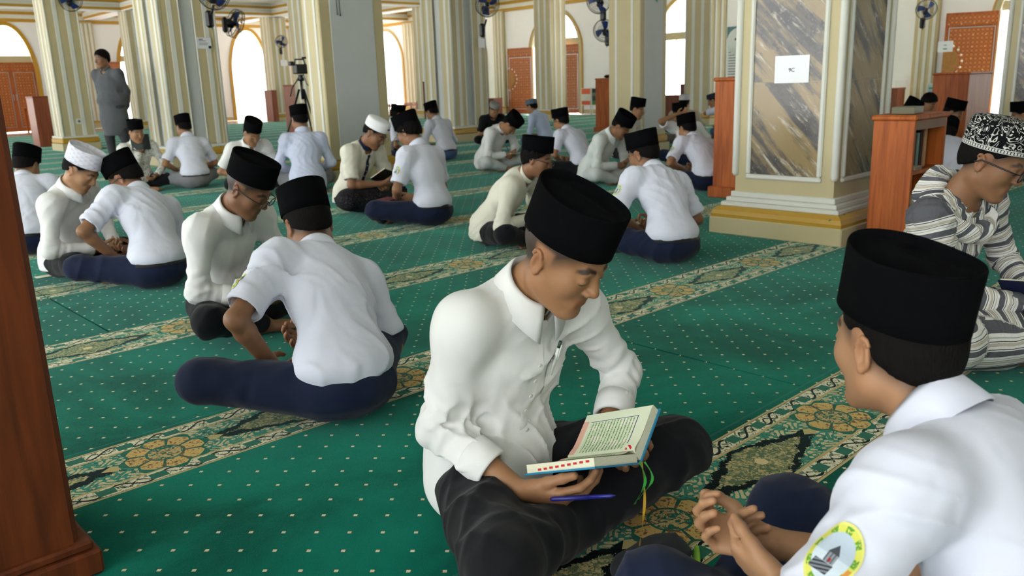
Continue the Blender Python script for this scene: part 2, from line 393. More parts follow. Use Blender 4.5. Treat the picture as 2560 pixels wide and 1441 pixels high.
# wall A: plane a = A_WALL, its own x runs along -b from b = 30 (left) ; wall B: plane b = B_WALL, x runs along +a
def place_A(o): o.location = BW(A_WALL, B_WALL); o.rotation_euler = (0, 0, TH - math.pi / 2); return o
def place_B(o): o.location = BW(-8, B_WALL); o.rotation_euler = (0, 0, TH); return o
XA = lambda b: B_WALL - b
XB = lambda a: a + 8
opsA = [(XA(bc), 1.02, 2.05, 1.13, 0) for bc in (28.15, 23.3, 18.86, 9.38, 5.0, .6)] + [(XA(13.75), 1.05, 2.05, 1.13, .5)]
opsB = [(XB(ac), .70, 1.75, 1.50, 0) for ac in (-4.95, -.95, 3.05, 7.05, 11.05, 15.03, 18.6)]
arched_wall('wall_right', B_WALL + 8, CEIL, opsA, place_A); arched_wall('wall_left', A_WALL + 8, CEIL, opsB, place_B)
o = MB().box(-7, A_WALL + .3, -4.75, -4.5, 0, CEIL).build('shade_wall_back', WHITE); in_building(o); tag(o, kind='structure')  # unseen solid wall, added behind the camera to cut light from that side
nt_ = 0
for ops, pl in ((opsA, place_A), (opsB, place_B)):
    for (c, hw, sp, ri, sill) in ops:
        nt_ += 1; o = arch_strip(c, hw, sp, ri, .12, .035, z0=max(sill - .0, 0)).build('trim_%d' % nt_, OCHRE if pl is place_B else BEIGE); pl(o); tag(o, kind='structure')
        if pl is place_A:
            nt_ += 1; o = arch_strip(c, hw + .12, sp, ri, .035, .05, z0=max(sill, 0)).build('trim_%d' % nt_, OCHRE); pl(o); tag(o, kind='structure')
# cornices: ochre bands and white mouldings round the two walls
for i, (z0, z1, pr, mt) in enumerate([(3.36, 3.46, .05, OCHRE), (3.46, 3.58, .07, OFFWH), (3.58, 3.67, .09, OCHRE), (3.67, 3.85, .12, OFFWH)]):
    nt_ += 1; o = MB().box(0, B_WALL + 8, -pr, .01, z0, z1).build('trim_%d' % nt_, mt); place_A(o); tag(o, kind='structure')
    nt_ += 1; o = MB().box(0, A_WALL + 8, -pr, .01, z0, z1).build('trim_%d' % nt_, mt); place_B(o); tag(o, kind='structure')
# wall pilasters
for pl, x, w in [(place_A, XA(26.5), .7), (place_A, XA(21.43), .52), (place_A, XA(16.3), .5), (place_A, XA(11.5), .5), (place_A, XA(7.45), .50), (place_A, XA(2.7), .5), (place_B, XB(9.4), .44), (place_B, XB(13.1), .44), (place_B, XB(5.2), .44), (place_B, XB(17), .44)]:
    e = empty('wall_pilaster'); pl(e); e['kind'] = 'structure'
    MB().box(x - w / 2, x + w / 2, -.10, .01, .0, 3.4, .008).build('pilaster', BEIGE, e)
    for q in (-.27, .03, .33): MB().box(x + w * q - .035, x + w * q + .035, -.118, -.09, .2, 3.36, .006).build('white_stripe', OFFWH, e)
    MB().box(x - w * .6, x + w * .6, -.13, .01, 0, .18, .008).build('plinth', BEIGE, e)
    MB().box(x - w * .58, x + w * .58, -.125, .01, .18, .25, .01).build('gold_moulding', OCHRE, e)
# skirting
for pl, segs in ((place_A, opsA), (place_B, opsB)):
    xs = 0.0; Ltot = (B_WALL + 8) if pl is place_A else (A_WALL + 8); mb = MB()
    for (c, hw, *_r2) in sorted(segs): mb.box(xs, c - hw - .16, -.02, .01, 0, .14); xs = c + hw + .16
    mb.box(xs, Ltot, -.02, .01, 0, .14); o = mb.build('baseboard_right' if pl is place_A else 'baseboard_left', BEIGE); pl(o); tag(o, kind='structure')
# ---- ceiling: slab and coffer beams with ochre edge bands
o = MB().box(-7, A_WALL + .3, -4.5, B_WALL + .3, CEIL, CEIL + .2).build('ceiling', WHITE); in_building(o); tag(o, kind='structure')
def beam(a0, a1, b0, b1, along_a):
    global nt_
    e = empty('ceiling_beam', BW(0, 0), TH); e['kind'] = 'structure'
    MB().box(a0, a1, b0, b1, 3.46, CEIL + .02).build('beam', WHITE, e)
    for (z0, z1, pr, mt) in [(3.49, 3.56, .012, OCHRE), (3.56, 3.66, .03, OFFWH), (3.70, 3.77, .05, OCHRE), (3.77, 3.86, .075, OFFWH)]:
        if along_a:
            MB().box(a0, a1, b0 - pr, b1 + pr, z0, z1).build('beam_moulding', mt, e)
        else:
            MB().box(a0 - pr, a1 + pr, b0, b1, z0, z1).build('beam_moulding', mt, e)
for ac in (4.95, 9.6, 14.5, 17.2): beam(ac - .2, ac + .2, -4.5, B_WALL, False)
for bc in (2.4, 7.2, 11.85, 16.6, 21.8, 26.7): beam(-7, A_WALL, bc - .2, bc + .2, True)
# ---- doors, fanlights and windows in the openings
DOORW = wood('door_wood', srgb(150, 78, 36), srgb(186, 104, 54)); DARKW = wood('dark_carved_wood', srgb(70, 38, 22), srgb(112, 64, 34))
def lattice_wood():
    m = NM('carved_lattice_wood', .4, .4); x, y, z = m.xyz()
    p = (x + z) / .085; q = (x - z) / .085
    c1 = (p.mod(1.0)).lt(.16).max((q.mod(1.0)).lt(.16)); chk = ((p.floor() + q.floor()).mod(2.0)).gt(.5)
    stripe = m.mix(chk, srgb(206, 128, 70), srgb(182, 104, 52)); stripe = m.mix(((p * 3.0).mod(1.0).lt(.25)) * chk, stripe, srgb(130, 66, 30)); stripe = m.mix(((q * 3.0).mod(1.0).lt(.25)) * (1.0 - chk), stripe, srgb(130, 66, 30))
    dx = ((x / .24 + .5).mod(1.0) - .5) * .24; dz = ((z / .24 + .5).mod(1.0) - .5) * .24; st = (dx.abs() + dz.abs()).lt(.016)
    m.color(m.mix(st, m.mix(c1, stripe, srgb(120, 60, 28)), srgb(226, 186, 120))); m.bump(c1, .5, -.006); return m.m
LATT = lattice_wood()
SILVER = plain('silver_strip', srgb(190, 190, 192), .3, .5, metal=.6)
def glass_material():
    m = NM('window_glass', .05, .5); nt = m.nt
    tr = nt.nodes.new('ShaderNodeBsdfTransparent'); gl = nt.nodes.new('ShaderNodeBsdfGlossy'); gl.inputs['Roughness'].default_value = .05
    mx = nt.nodes.new('ShaderNodeMixShader'); mx.inputs[0].default_value = .06; nt.links.new(tr.outputs[0], mx.inputs[1]); nt.links.new(gl.outputs[0], mx.inputs[2])
    nt.links.new(mx.outputs[0], nt.nodes['Material Output'].inputs[0]); return m.m
GLASS = glass_material()
nd_ = 0; nw_ = 0
def fanlight(c, hw, spring, rise, zb, pl, parent):
    MB().box(c - hw, c + hw, .06, .2, zb - .2, zb).build('transom', BEIGE, parent)
    n = 20; V = []; F = []
    for i in range(n + 1):
        x = -hw * math.cos(math.pi * i / n); V += [(c + x, .13, zb), (c + x, .13, max(zb, arch_z(x, hw, spring, rise)))]
    for i in range(n): F.append((2 * i, 2 * i + 2, 2 * i + 3, 2 * i + 1))
    MB().add(V, F).build('pane', GLASS, parent)
    for q in (-.33, .33): MB().box(c + hw * q - .012, c + hw * q + .012, .12, .145, zb, arch_z(hw * q, hw, spring, rise)).build('glazing_bar', OFFWH, parent)
def leaf(name, w, h, parent, medal=0, side=1):
    """a door leaf in its own frame: hinge at x=0, runs +x, face on -y"""
    e = empty(name, parent=parent)
    MB().box(0, w, 0, .045, .02, h, .004).build('panel', DOORW, e)
    for (x0, x1, z0, z1) in [(.07, .085, .16, h - .3), (w - .085, w - .07, .16, h - .3), (.07, w - .07, h - .315, h - .3), (.07, w - .07, .16, .175)]: MB().box(x0, x1, -.012, .06, z0, z1).build('silver_inlay', SILVER, e)
    MB().box(.09, w - .09, -.008, .053, .18, h - .32).build('lattice_panel', LATT, e)
    MB().box(.05, w - .05, -.008, .053, h - .26, h - .05).build('carved_frieze', LATT, e)
    MB().tube([(w - .04, -.02, 1.0), (w - .04, -.06, 1.0), (w - .04, -.06, 1.16), (w - .04, -.02, 1.16)], .009, 6).build('handle', SILVER, e)
    for fy in ((1, -1) if medal else ()):
        fl_ = (lambda y: y) if fy > 0 else (lambda y: .045 - y)
        cx = 0 if medal < 0 else w; m = MB(); n = 14
        for (r0, r1, y) in [(0, .12, -.03), (.12, .2, -.022), (.2, .27, -.035), (.27, .31, -.025)]:
            V = []; F = []
            for i in range(n + 1):
                a = -math.pi / 2 + math.pi * i / n; sx = math.cos(a) * (1 if medal < 0 else -1)
                V += [(cx + r0 * sx, fl_(y), 1.15 + r0 * math.sin(a)), (cx + r1 * sx, fl_(y), 1.15 + r1 * math.sin(a)), (cx + r1 * sx, fl_(0), 1.15 + r1 * math.sin(a))]
            for i in range(n): F += [(3 * i, 3 * i + 1, 3 * i + 4, 3 * i + 3), (3 * i + 1, 3 * i + 2, 3 * i + 5, 3 * i + 4)]
            m.add(V, F)
        m.build('carved_medallion', plain('carved_gold_wood', srgb(166, 116, 60), .45, .4, .9, 55, var=.35), e)
        for i in range(9):
            a = -math.pi / 2 + math.pi * (i + .5) / 9; sx = math.cos(a) * (1 if medal < 0 else -1)
            s = MB().lathe([(.004, -.01), (.024, .0), (.028, .02), (.018, .04), (.004, .052)], 8); s.xf(Matrix.Translation((cx + .37 * sx, fl_(-.012), 1.15 + .37 * math.sin(a))) @ Matrix.Rotation(math.pi / 2, 4, 'X') @ Matrix.Scale(.5, 4, (0, 0, 1)))
            s.build('shell_stud', plain('pearl_shell', srgb(224, 222, 214), .3, .5), e)
    return e
def doorway(c, hw, spring, rise, pl, la, lb, medal=True, h=2.15):
    """two leaves hinged on the jambs; angles la, lb in degrees open into the hall"""
    global nd_; nd_ += 1
    e = empty('door_%d' % nd_); pl(e); e['kind'] = 'structure'
    fanlight(c, hw, spring, rise, h + .2, pl, e)
    if la is not None:
        l = leaf('door_leaf', hw, h, e, medal=1 if medal else 0); l.location = (c - hw, .02, 0); l.rotation_euler = (0, 0, math.radians(-la))
    if lb is not None:
        l = leaf('door_leaf', hw, h, e, medal=1 if medal else 0); l.location = (c + hw, .02, 0); l.rotation_euler = (0, 0, math.radians(180 + lb))
        # mirrored leaf: turn its decorated face into the hall
        l.scale = (1, -1, 1)
    return e
doorway(*opsA[2][:4], place_A, 168, 8)
doorway(*opsA[1][:4], place_A, 150, None)
doorway(*opsA[4][:4], place_A, 155, None)
doorway(*opsA[3][:4], place_A, None, None)
doorway(*opsB[3][:4], place_B, 0, 0, False); doorway(*opsB[4][:4], place_B, 160, None, False)
def window(c, hw, spring, rise, sill, pl):
    global nw_; nw_ += 1
    e = empty('window_%d' % nw_); pl(e); e['kind'] = 'structure'
    fanlight(c, hw, spring, rise, 2.25, pl, e)
    MB().box(c - hw, c + hw, .1, .16, sill, sill + .05).build('window_sill', OFFWH, e)
    for i in range(5): MB().box(c - hw + i * hw / 2 - .02, c - hw + i * hw / 2 + .02, .1, .16, sill, 2.05).build('window_frame', OFFWH, e)
    for i in range(4): MB().add([(c - hw + i * hw / 2 + .02, .13, sill + .05), (c - hw + (i + 1) * hw / 2 - .02, .13, sill + .05), (c - hw + (i + 1) * hw / 2 - .02, .13, 2.05), (c - hw + i * hw / 2 + .02, .13, 2.05)], [(0, 1, 2, 3)]).build('pane', GLASS, e)
    return e
window(*opsA[6], place_A)
# ---- outside: paving and the pale stairs with a rail seen through the left arches
PAVE = plain('pale_paving', srgb(214, 210, 200), .8, .2, .1, 10)
o = MB().box(-30, 60, -30, 70, -.35, -.21).build('outdoor_ground', PAVE); in_building(o); tag(o, kind='structure')
st = empty('outdoor_stairs', BW(14.0, B_WALL + 2.2), TH); tag(st, 'pale outdoor stairs rising to the right beyond the left arches', 'stairs'); st['kind'] = 'structure'
for i in range(9): MB().box(.4 + i * .32, 4.4, 0, 1.6, i * .17 - .2, (i + 1) * .17 - .2, .004).build('step', PAVE, st)
rl = empty('stair_railing', BW(14.0, B_WALL + 2.1), TH); tag(rl, 'thin metal stair railing outside the bright arch', 'railing')
MB().tube([(.2, 0, .85), (3.3, 0, 2.45)], .025, 8).build('handrail', SILVER, rl)
for i in range(7): MB().tube([(.25 + i * .5, 0, -.2 + i * .25), (.25 + i * .5, 0, .87 + i * .26)], .015, 6).build('baluster', SILVER, rl)
# ================================================================ people: skeleton (pure numpy)
def nrm(v):
    v = np.asarray(v, float); return v / (np.linalg.norm(v) + 1e-12)
def rotm(axis, deg):
    a = nrm(axis); t = math.radians(deg); K = np.array([[0, -a[2], a[1]], [a[2], 0, -a[0]], [-a[1], a[0], 0]])
    return np.eye(3) + math.sin(t) * K + (1 - math.cos(t)) * (K @ K)
def ik(S, W, l1, l2, pole):
    S, W = np.array(S, float), np.array(W, float); d = W - S; L = np.linalg.norm(d)
    mx = (l1 + l2) * .995
    if L > mx: W = S + d / L * mx; d = W - S; L = mx
    e = d / L; x = (l1 * l1 - l2 * l2 + L * L) / (2 * L); h = math.sqrt(max(l1 * l1 - x * x, 1e-6))
    p = np.array(pole, float); p = p - e * (p @ e); p = nrm(p)
    return S + e * x + p * h, W
DEF = dict(lean=(14, 22, 30), side=0.0, twist=0.0, neck=38, head=(0, 28, 0), knee=((.285, .255, .135), (-.285, .255, .135)), ankle=((.03, .30, .05), (-.02, .215, .055)), wrist=((.10, .27, .19), (-.10, .27, .19)), pole=((.8, -.3, -.75), (-.8, -.3, -.75)), hand_d=None, hand_n=None, build=1.0, pel_z=.105, stand=False)
def skel(p):
    q = dict(DEF); q.update(p); J = {}
    def dv(a, s=None):
        a = math.radians(a); s = math.radians(q['side'] if s is None else s)
        return nrm([math.sin(s), math.sin(a) * math.cos(s), math.cos(a) * math.cos(s)])
    a1, a2, a3 = q['lean']; pel = np.array([0, 0, q['pel_z']]); J['pel'] = pel
    wa = pel + .165 * dv(a1, q['side'] * .5); ch = wa + .195 * dv(a2); nk = ch + .135 * dv(a3); J['wa'], J['ch'], J['nk'] = wa, ch, nk
    up = nrm(dv(a2) + dv(a3)); right = rotm(up, q['twist']) @ nrm(np.cross([0, 1, 0.], up) if abs(up[1]) < .95 else [1, 0, 0]); fwd = np.cross(up, right)
    J['up'], J['right'], J['fwd'] = up, right, fwd; bw = q['build']
    J['sh'] = [nk - up * .05 + right * .158 * bw * s + fwd * .0 for s in (1, -1)]
    nd = dv(q['neck'], q['side'] * 1.2); hb = nk + nd * .07
    yaw, pit, rol = q['head']
    R = rotm([0, 0, 1], -yaw) @ rotm([1, 0, 0], -pit) @ rotm([0, 1, 0], rol)
    hx, hy, hz = R @ [1, 0, 0.], R @ [0, 1., 0], R @ [0, 0, 1.]
    J['hR'] = np.array([hx, hy, hz]); J['hO'] = hb + hz * .075 + hy * .022; J['nd'] = nd; J['hb'] = hb
    J['hip'] = [np.array([.08 * bw * s, .02, q['pel_z'] + .0]) for s in (1, -1)]
    J['knee'] = [np.array(k, float) for k in q['knee']]; J['ankle'] = [np.array(k, float) for k in q['ankle']]
    J['elb'] = []; J['wr'] = []
    for i, s in enumerate((1, -1)):
        e, w = ik(J['sh'][i] + np.array([0, 0, -.01]), q['wrist'][i], .265, .235, q['pole'][i]); J['elb'].append(e); J['wr'].append(w)
    J['hd'] = []; J['hn'] = []
    for i, s in enumerate((1, -1)):
        d = q['hand_d'][i] if q['hand_d'] and q['hand_d'][i] is not None else nrm(nrm(J['wr'][i] - J['elb'][i]) + np.array([-.5 * s, .2, -.1]))
        n = q['hand_n'][i] if q['hand_n'] and q['hand_n'][i] is not None else np.array([-.6 * s, -.2, .6])
        d = nrm(d); n = np.asarray(n, float); n = nrm(n - d * (n @ d)); J['hd'].append(d); J['hn'].append(n)
    J['hat'] = J['hO'] + J['hR'][2] * .095 - J['hR'][1] * .01
    return J, q
def yaw_for(px, py, psi, pos):
    """world yaw of a person at pos whose facing is psi degrees from 'towards the camera', turning to the right of the picture"""
    az = math.degrees(math.atan2(-pos[1], -pos[0]))           # towards the camera
    return az + psi - 90.0                                       # local +y is the facing direction
# ================================================================ people: implicit surfaces meshed with sparse surface nets
class SDF:
    def __init__(s): s.p = []; s.post = None
    def rc(s, A, B, ra, rb, k=.02, op='add', w=None):
        A, B = np.asarray(A, float), np.asarray(B, float); r = max(ra, rb); lo = np.minimum(A, B) - r; hi = np.maximum(A, B) + r
        s.p.append(('rc', (A, B, ra, rb, w), k, op, lo, hi)); return s
    def ell(s, c, rad, R=None, k=.02, op='add'):
        c = np.asarray(c, float); R = np.eye(3) if R is None else np.asarray(R, float); rad = np.asarray(rad, float); m = np.abs(R.T) @ rad
        s.p.append(('ell', (c, R, rad), k, op, c - m, c + m)); return s
    def box(s, c, half, R=None, r=.01, k=.02, op='add'):
        c = np.asarray(c, float); R = np.eye(3) if R is None else np.asarray(R, float); half = np.asarray(half, float); m = np.abs(R.T) @ half
        s.p.append(('box', (c, R, half, r), k, op, c - m, c + m)); return s
    def half(s, pt, n, k=.004):
        """keep the side of the plane that n points away from"""
        s.p.append(('half', (np.asarray(pt, float), nrm(n)), k, 'half', np.full(3, -1e9), np.full(3, 1e9))); return s
    def bounds(s):
        L = [q for q in s.p if q[3] == 'add']; return np.min([q[4] for q in L], 0), np.max([q[5] for q in L], 0)
    @staticmethod
    def _d(kind, a, P):
        if kind == 'rc':
            A, B, ra, rb, w = a; pa = P - A; ba = B - A; L2 = ba @ ba + 1e-12; t = np.clip(pa @ ba / L2, 0, 1)
            d = np.sqrt(((pa - t[:, None] * ba) ** 2).sum(1)) - (ra + (rb - ra) * t)
            if w is not None:
                amp, lam, ph, t0 = w; Ln = math.sqrt(L2); e = np.exp(-((t - t0) / .33) ** 2) if t0 >= 0 else 1.0
                side = np.cross(ba / Ln, [.3, .5, .8]); side /= np.linalg.norm(side)
                d = d - amp * e * np.sin(t * Ln * 6.283 / lam + ph + 2.2 * np.sin((pa @ side) * 38 + ph))
            return d
        if kind == 'ell':
            c, R, rad = a; q = (P - c) @ R.T / rad; k0 = np.sqrt((q * q).sum(1)) + 1e-9; q = q / rad; k1 = np.sqrt((q * q).sum(1)) + 1e-9
            return k0 * (k0 - 1) / k1
        if kind == 'box':
            c, R, half, r = a; q = np.abs((P - c) @ R.T) - (half - r); return np.sqrt((np.maximum(q, 0) ** 2).sum(1)) + np.minimum(q.max(1), 0) - r
        p0, n = a; return (P - p0) @ n
    def __call__(s, P, margin=.055, srt=False):
        d = np.full(len(P), .3); xs = P[:, 0] if srt else None
        for kind, a, k, op, lo, hi in s.p:
            if op == 'half': i = slice(None); Q = P
            else:
                if srt:
                    i0, i1 = np.searchsorted(xs, (lo[0] - margin, hi[0] + margin)); S = P[i0:i1]
                    i = i0 + np.nonzero((S[:, 1] > lo[1] - margin) & (S[:, 1] < hi[1] + margin) & (S[:, 2] > lo[2] - margin) & (S[:, 2] < hi[2] + margin))[0]
                else: i = np.nonzero(((P > lo - margin) & (P < hi + margin)).all(1))[0]
                if not len(i): continue
                Q = P[i]
            e = SDF._d(kind, a, Q); c = d[i]
            if op == 'add':
                h = np.clip(.5 + .5 * (c - e) / k, 0, 1); d[i] = c * (1 - h) + e * h - k * h * (1 - h)
            else:
                if op == 'sub': e = -e
                h = np.clip(.5 - .5 * (c - e) / k, 0, 1); d[i] = c * (1 - h) + e * h + k * h * (1 - h)
        if s.post is not None: d = d + s.post(P)
        return d
    def mesh(s, h):
        lo, hi = s.bounds(); lo = lo - .03; hi = hi + .03; H = 4 * h
        n = np.ceil((hi - lo) / H).astype(int) + 1
        g = np.stack(np.meshgrid(*[np.arange(k) for k in n], indexing='ij'), -1).reshape(-1, 3)
        act = g[np.abs(s(lo + (g + .5) * H, .09, True)) < H * 1.0 + .004]
        N = (n + 2) * 4; enc = lambda q: (q[..., 0] * N[1] + q[..., 1]) * N[2] + q[..., 2]
        off5 = np.stack(np.meshgrid(*[np.arange(5)] * 3, indexing='ij'), -1).reshape(-1, 3)
        ids = np.unique(enc(act[:, None] * 4 + off5[None]).ravel())
        pos = np.stack([ids // (N[1] * N[2]), (ids // N[2]) % N[1], ids % N[2]], 1)
        val = s(lo + pos * h, .05, True); val[val == 0] = 1e-9
        off4 = np.stack(np.meshgrid(*[np.arange(4)] * 3, indexing='ij'), -1).reshape(-1, 3)
        cells = (act[:, None] * 4 + off4[None]).reshape(-1, 3)
        cor = np.array([[i, j, k] for i in (0, 1) for j in (0, 1) for k in (0, 1)])
        V = np.stack([val[np.searchsorted(ids, enc(cells + c))] for c in cor], 1); sg = V < 0
        m = sg.any(1) & ~sg.all(1); cells = cells[m]; V = V[m]; sg = sg[m]
        acc = np.zeros((len(cells), 3)); cnt = np.zeros(len(cells))
        for i in range(8):
            for ax, bit in ((0, 4), (1, 2), (2, 1)):
                if i & bit: continue
                j = i | bit; e = sg[:, i] != sg[:, j]; t = V[e, i] / (V[e, i] - V[e, j]); q = np.tile(cor[i].astype(float), (e.sum(), 1)); q[:, ax] += t; acc[e] += q; cnt[e] += 1
        verts = lo + (cells + acc / cnt[:, None]) * h
        cid = enc(cells); order = np.argsort(cid); cs = cid[order]
        def look(q):
            e = enc(q); k = np.minimum(np.searchsorted(cs, e), len(cs) - 1); return np.where(cs[k] == e, order[k], -1)
        F = []
        for ax, bit, u, v in ((0, 4, 1, 2), (1, 2, 2, 0), (2, 1, 0, 1)):
            e = sg[:, 0] != sg[:, bit]; c = cells[e]; du = np.zeros(3, int); du[u] = 1; dw = np.zeros(3, int); dw[v] = 1
            q = np.stack([look(c), look(c - du), look(c - du - dw), look(c - dw)], 1); ok = (q >= 0).all(1) & (c > 0).all(1); q = q[ok]; fl = sg[e, 0][ok]
            q[~fl] = q[~fl][:, ::-1]; F.append(q)
        return verts, np.concatenate(F)
def np_mesh(name, V, F):
    me = bpy.data.meshes.new(name); F = np.asarray(F); nf = len(F); k = F.shape[1]
    me.vertices.add(len(V)); me.vertices.foreach_set('co', np.asarray(V, np.float32).ravel())
    me.loops.add(nf * k); me.loops.foreach_set('vertex_index', F.astype(np.int32).ravel())
    me.polygons.add(nf); me.polygons.foreach_set('loop_start', np.arange(0, nf * k, k, dtype=np.int32)); me.polygons.foreach_set('use_smooth', np.ones(nf, bool))
    me.update(calc_edges=True); me.validate(); return me
def smooth_np(V, F, it=1, lam=.5):
    n = len(V); I = np.concatenate([F[:, a] for a in range(4)] + [F[:, (a + 1) % 4] for a in range(4)]); Jn = np.concatenate([F[:, (a + 1) % 4] for a in range(4)] + [F[:, a] for a in range(4)])
    cnt = np.maximum(np.bincount(I, minlength=n), 1)
    for _ in range(it):
        V = V + lam * (np.stack([np.bincount(I, V[Jn, k], n) for k in range(3)], 1) / cnt[:, None] - V)
    return V
def march(f, O, D, tmax=.4):
    """walk rays O + t D to the surface of f"""
    t = np.zeros(len(O)); D = D / np.linalg.norm(D, axis=1)[:, None]
    for _ in range(60):
        d = f(O + t[:, None] * D); t = np.clip(t + d * .8, 0, tmax)
    return O + t[:, None] * D
def patch(f, c, n, u, w, h, nu=10, nv=10, lift=.002, shape=None):
    """grid patch laid on the surface of f round c, seen along -n; returns a mesh with uv"""
    n = nrm(n); u = nrm(np.asarray(u, float) - n * (np.asarray(u, float) @ n)); v = np.cross(n, u)
    G = np.array([[(i / nu - .5), (j / nv - .5)] for j in range(nv + 1) for i in range(nu + 1)])
    S = G.copy()
    if shape: S = np.array([shape(a, b) for a, b in G])
    O = np.asarray(c) + S[:, :1] * w * u + S[:, 1:] * h * v + n * .12
    P = march(f, O, np.tile(-n, (len(O), 1))) + n * lift
    F = [(j * (nu + 1) + i, j * (nu + 1) + i + 1, (j + 1) * (nu + 1) + i + 1, (j + 1) * (nu + 1) + i) for j in range(nv) for i in range(nu)]
    me = np_mesh('patch', P, F); uv = me.uv_layers.new(name='UVMap'); L = np.empty(len(me.loops), np.int32); me.loops.foreach_get('vertex_index', L)
    uv.data.foreach_set('uv', (G[L] + .5).astype(np.float32).ravel()); return me
# ---------------------------------------------------------------- body parts
def wrinkle(amp, seed=0.0, fx=1.0):
    """patchy sharp-crested folds in three directions over a soft swell"""
    rs = np.random.RandomState(int(seed * 10) + 5); D = []
    for k in range(4):
        d = nrm(rs.normal(size=3) * [1, 1, .75]); D.append((d, math.pi / rs.uniform(.045, .085), rs.uniform(0, 6), rs.normal(size=3) * 9, rs.uniform(0, 6), rs.normal(size=3) * 7))
    def w(P):
        Q = P * fx; o = .35 * np.sin(21 * Q[:, 0] + 2.2 * np.sin(9 * Q[:, 2] + seed)) * np.sin(13 * Q[:, 2] + 1.6 * np.sin(11 * Q[:, 1] + seed))
        for d, f, ph, wd, mp, md in D:
            r = 1 - np.abs(np.sin(f * (Q @ d) + ph + 1.7 * np.sin(Q @ wd) + .8 * np.sin(17 * Q[:, 2] + 13 * Q[:, 0] + ph))); m = np.clip(np.sin(Q @ md + mp) * 1.4 - .35, 0, 1); o = o - m * (r * r * 1.5 - .45)
        return amp * o
    return w
HAND_L = [(.040, .024, .020), (.044, .027, .021), (.040, .025, .020), (.032, .019, .017)]
HAND_K = [(.090, .029), (.094, .0095), (.090, -.0105), (.081, -.029)]
def hand(s, W, d, n, side, curl=(35, 40, 25), thumb=(.75, .75, .25), tbend=25, spread=4, sc=1.0, E=None):
    """palm, four unequal fingers and a thumb on an SDF body; n is the palm's outward normal"""
    W = np.asarray(W, float); d = nrm(d); n = nrm(np.asarray(n, float) - d * (np.asarray(n, float) @ d)); l = np.cross(d, n) * side
    tips = []
    cl = curl if hasattr(curl[0], '__len__') else [curl] * 4
    for i in range(4):
        K = W + sc * (d * HAND_K[i][0] + l * HAND_K[i][1]); B = W + sc * (d * .012 + l * HAND_K[i][1] * .45)
        s.rc(B, K - n * .001, .0135 * sc, .0108 * sc, .012)
        dd = rotm(n, side * spread * (1.5 - i) * -1.0) @ d; p = K; r = .0093 * sc * (1 if i < 3 else .88); ax = np.cross(dd, n)
        for j in range(3):
            dd = rotm(ax, cl[i][j]) @ dd; e = p + dd * HAND_L[i][j] * sc; r2 = r * .92; s.rc(p, e, r, r2, .0045); p = e; r = r2
        tips.append(p)
    s.ell(W + sc * (d * .05 - n * .0), (.036 * sc, .046 * sc, .0135 * sc), np.array([l, d, n]), .012)
    s.ell(W + sc * (d * .035 + l * .024 + n * .006), (.014 * sc, .032 * sc, .014 * sc), np.array([nrm(l - .35 * d), nrm(d + .35 * l), n]), .012)
    tb = W + sc * (d * .03 + l * .026 + n * .004); td = nrm(l * thumb[0] + d * thumb[1] + n * thumb[2]); p = tb; r = .0125 * sc; ax = nrm(np.cross(td, d + n * .4))
    for j, L in enumerate((.040, .032, .024)):
        if j: td = rotm(ax, tbend) @ td
        e = p + td * L * sc; r2 = r * .88; s.rc(p, e, r, r2, .008); p = e; r = r2
    tips.append(p); return tips
def head(s, O, R, fine=True, jaw=1.0):
    """skull, face and ears in the head frame O, R (rows right, forward, up)"""
    g = lambda x, y, z: O + np.array([x, y, z]) @ R
    s.ell(g(0, -.012, .030), (.0735, .094, .088), R, .02); s.ell(g(0, .018, -.032), (.063 * jaw, .070, .086), R, .03)
    for q in (1, -1):
        s.rc(g(q * .049 * jaw, -.006, -.062), g(q * .02, .062, -.104), .020, .016, .03); s.ell(g(q * .040, .054, -.026), (.022, .022, .024), R, .025)
        s.ell(g(q * .0725, -.016, -.010), (.0066, .0140, .0245), rotm([0, 0, 1], -q * 22) @ rotm([1, 0, 0], 8) @ R, .007)
    s.ell(g(0, .071, -.105), (.021, .017, .016), R, .02)
    if fine:
        s.rc(g(-.03, .078, .016), g(.03, .078, .016), .012, .012, .015)
        for q in (1, -1):
            s.ell(g(q * .031, .096, -.002), (.017, .012, .0115), R, .012, 'sub'); s.ell(g(q * .031, .0795, -.004), (.0140, .0105, .0105), R, .005)
        s.rc(g(0, .0875, .006), g(0, .1015, -.030), .0080, .0122, .012)
        for q in (1, -1): s.ell(g(q * .0138, .0945, -.0335), (.0085, .0100, .0075), R, .006)
        s.ell(g(0, .0700, -.068), (.028, .0165, .022), R, .015); s.rc(g(-.019, .0800, -.0655), g(.019, .0800, -.0655), .0072, .0072, .006); s.rc(g(-.016, .0795, -.0750), g(.016, .0795, -.0750), .0080, .0080, .006)
        s.rc(g(-.022, .0885, -.0702), g(.022, .0885, -.0702), .0018, .0016, .003, 'sub')
        for q in (1, -1):
            s.ell(g(q * .0815, -.013, -.010), (.0085, .0100, .0185), rotm([0, 0, 1], -q * 22) @ R, .003, 'sub')
            pts = [(.0765 + .0035 * math.sin(a), -.0165 + .0135 * math.cos(a) - .004 * math.sin(a), -.008 + .0255 * math.sin(a)) for a in np.linspace(-1.9, 2.6, 10)]
            for p0, p1 in zip(pts[:-1], pts[1:]): s.rc(g(q * p0[0], p0[1], p0[2]), g(q * p1[0], p1[1], p1[2]), .0036, .0036, .0035)
            s.ell(g(q * .0755, -.010, -.034), (.0050, .0070, .0075), R, .004); s.ell(g(q * .0745, -.002, -.012), (.004, .0045, .008), R, .004)
    else:
        s.rc(g(0, .086, .008), g(0, .104, -.032), .010, .014, .015); s.rc(g(-.018, .082, -.062), g(.018, .082, -.062), .011, .011, .01)
    return s
HAIR_PLANE = lambda y: .036 - .72 * (.045 - y)
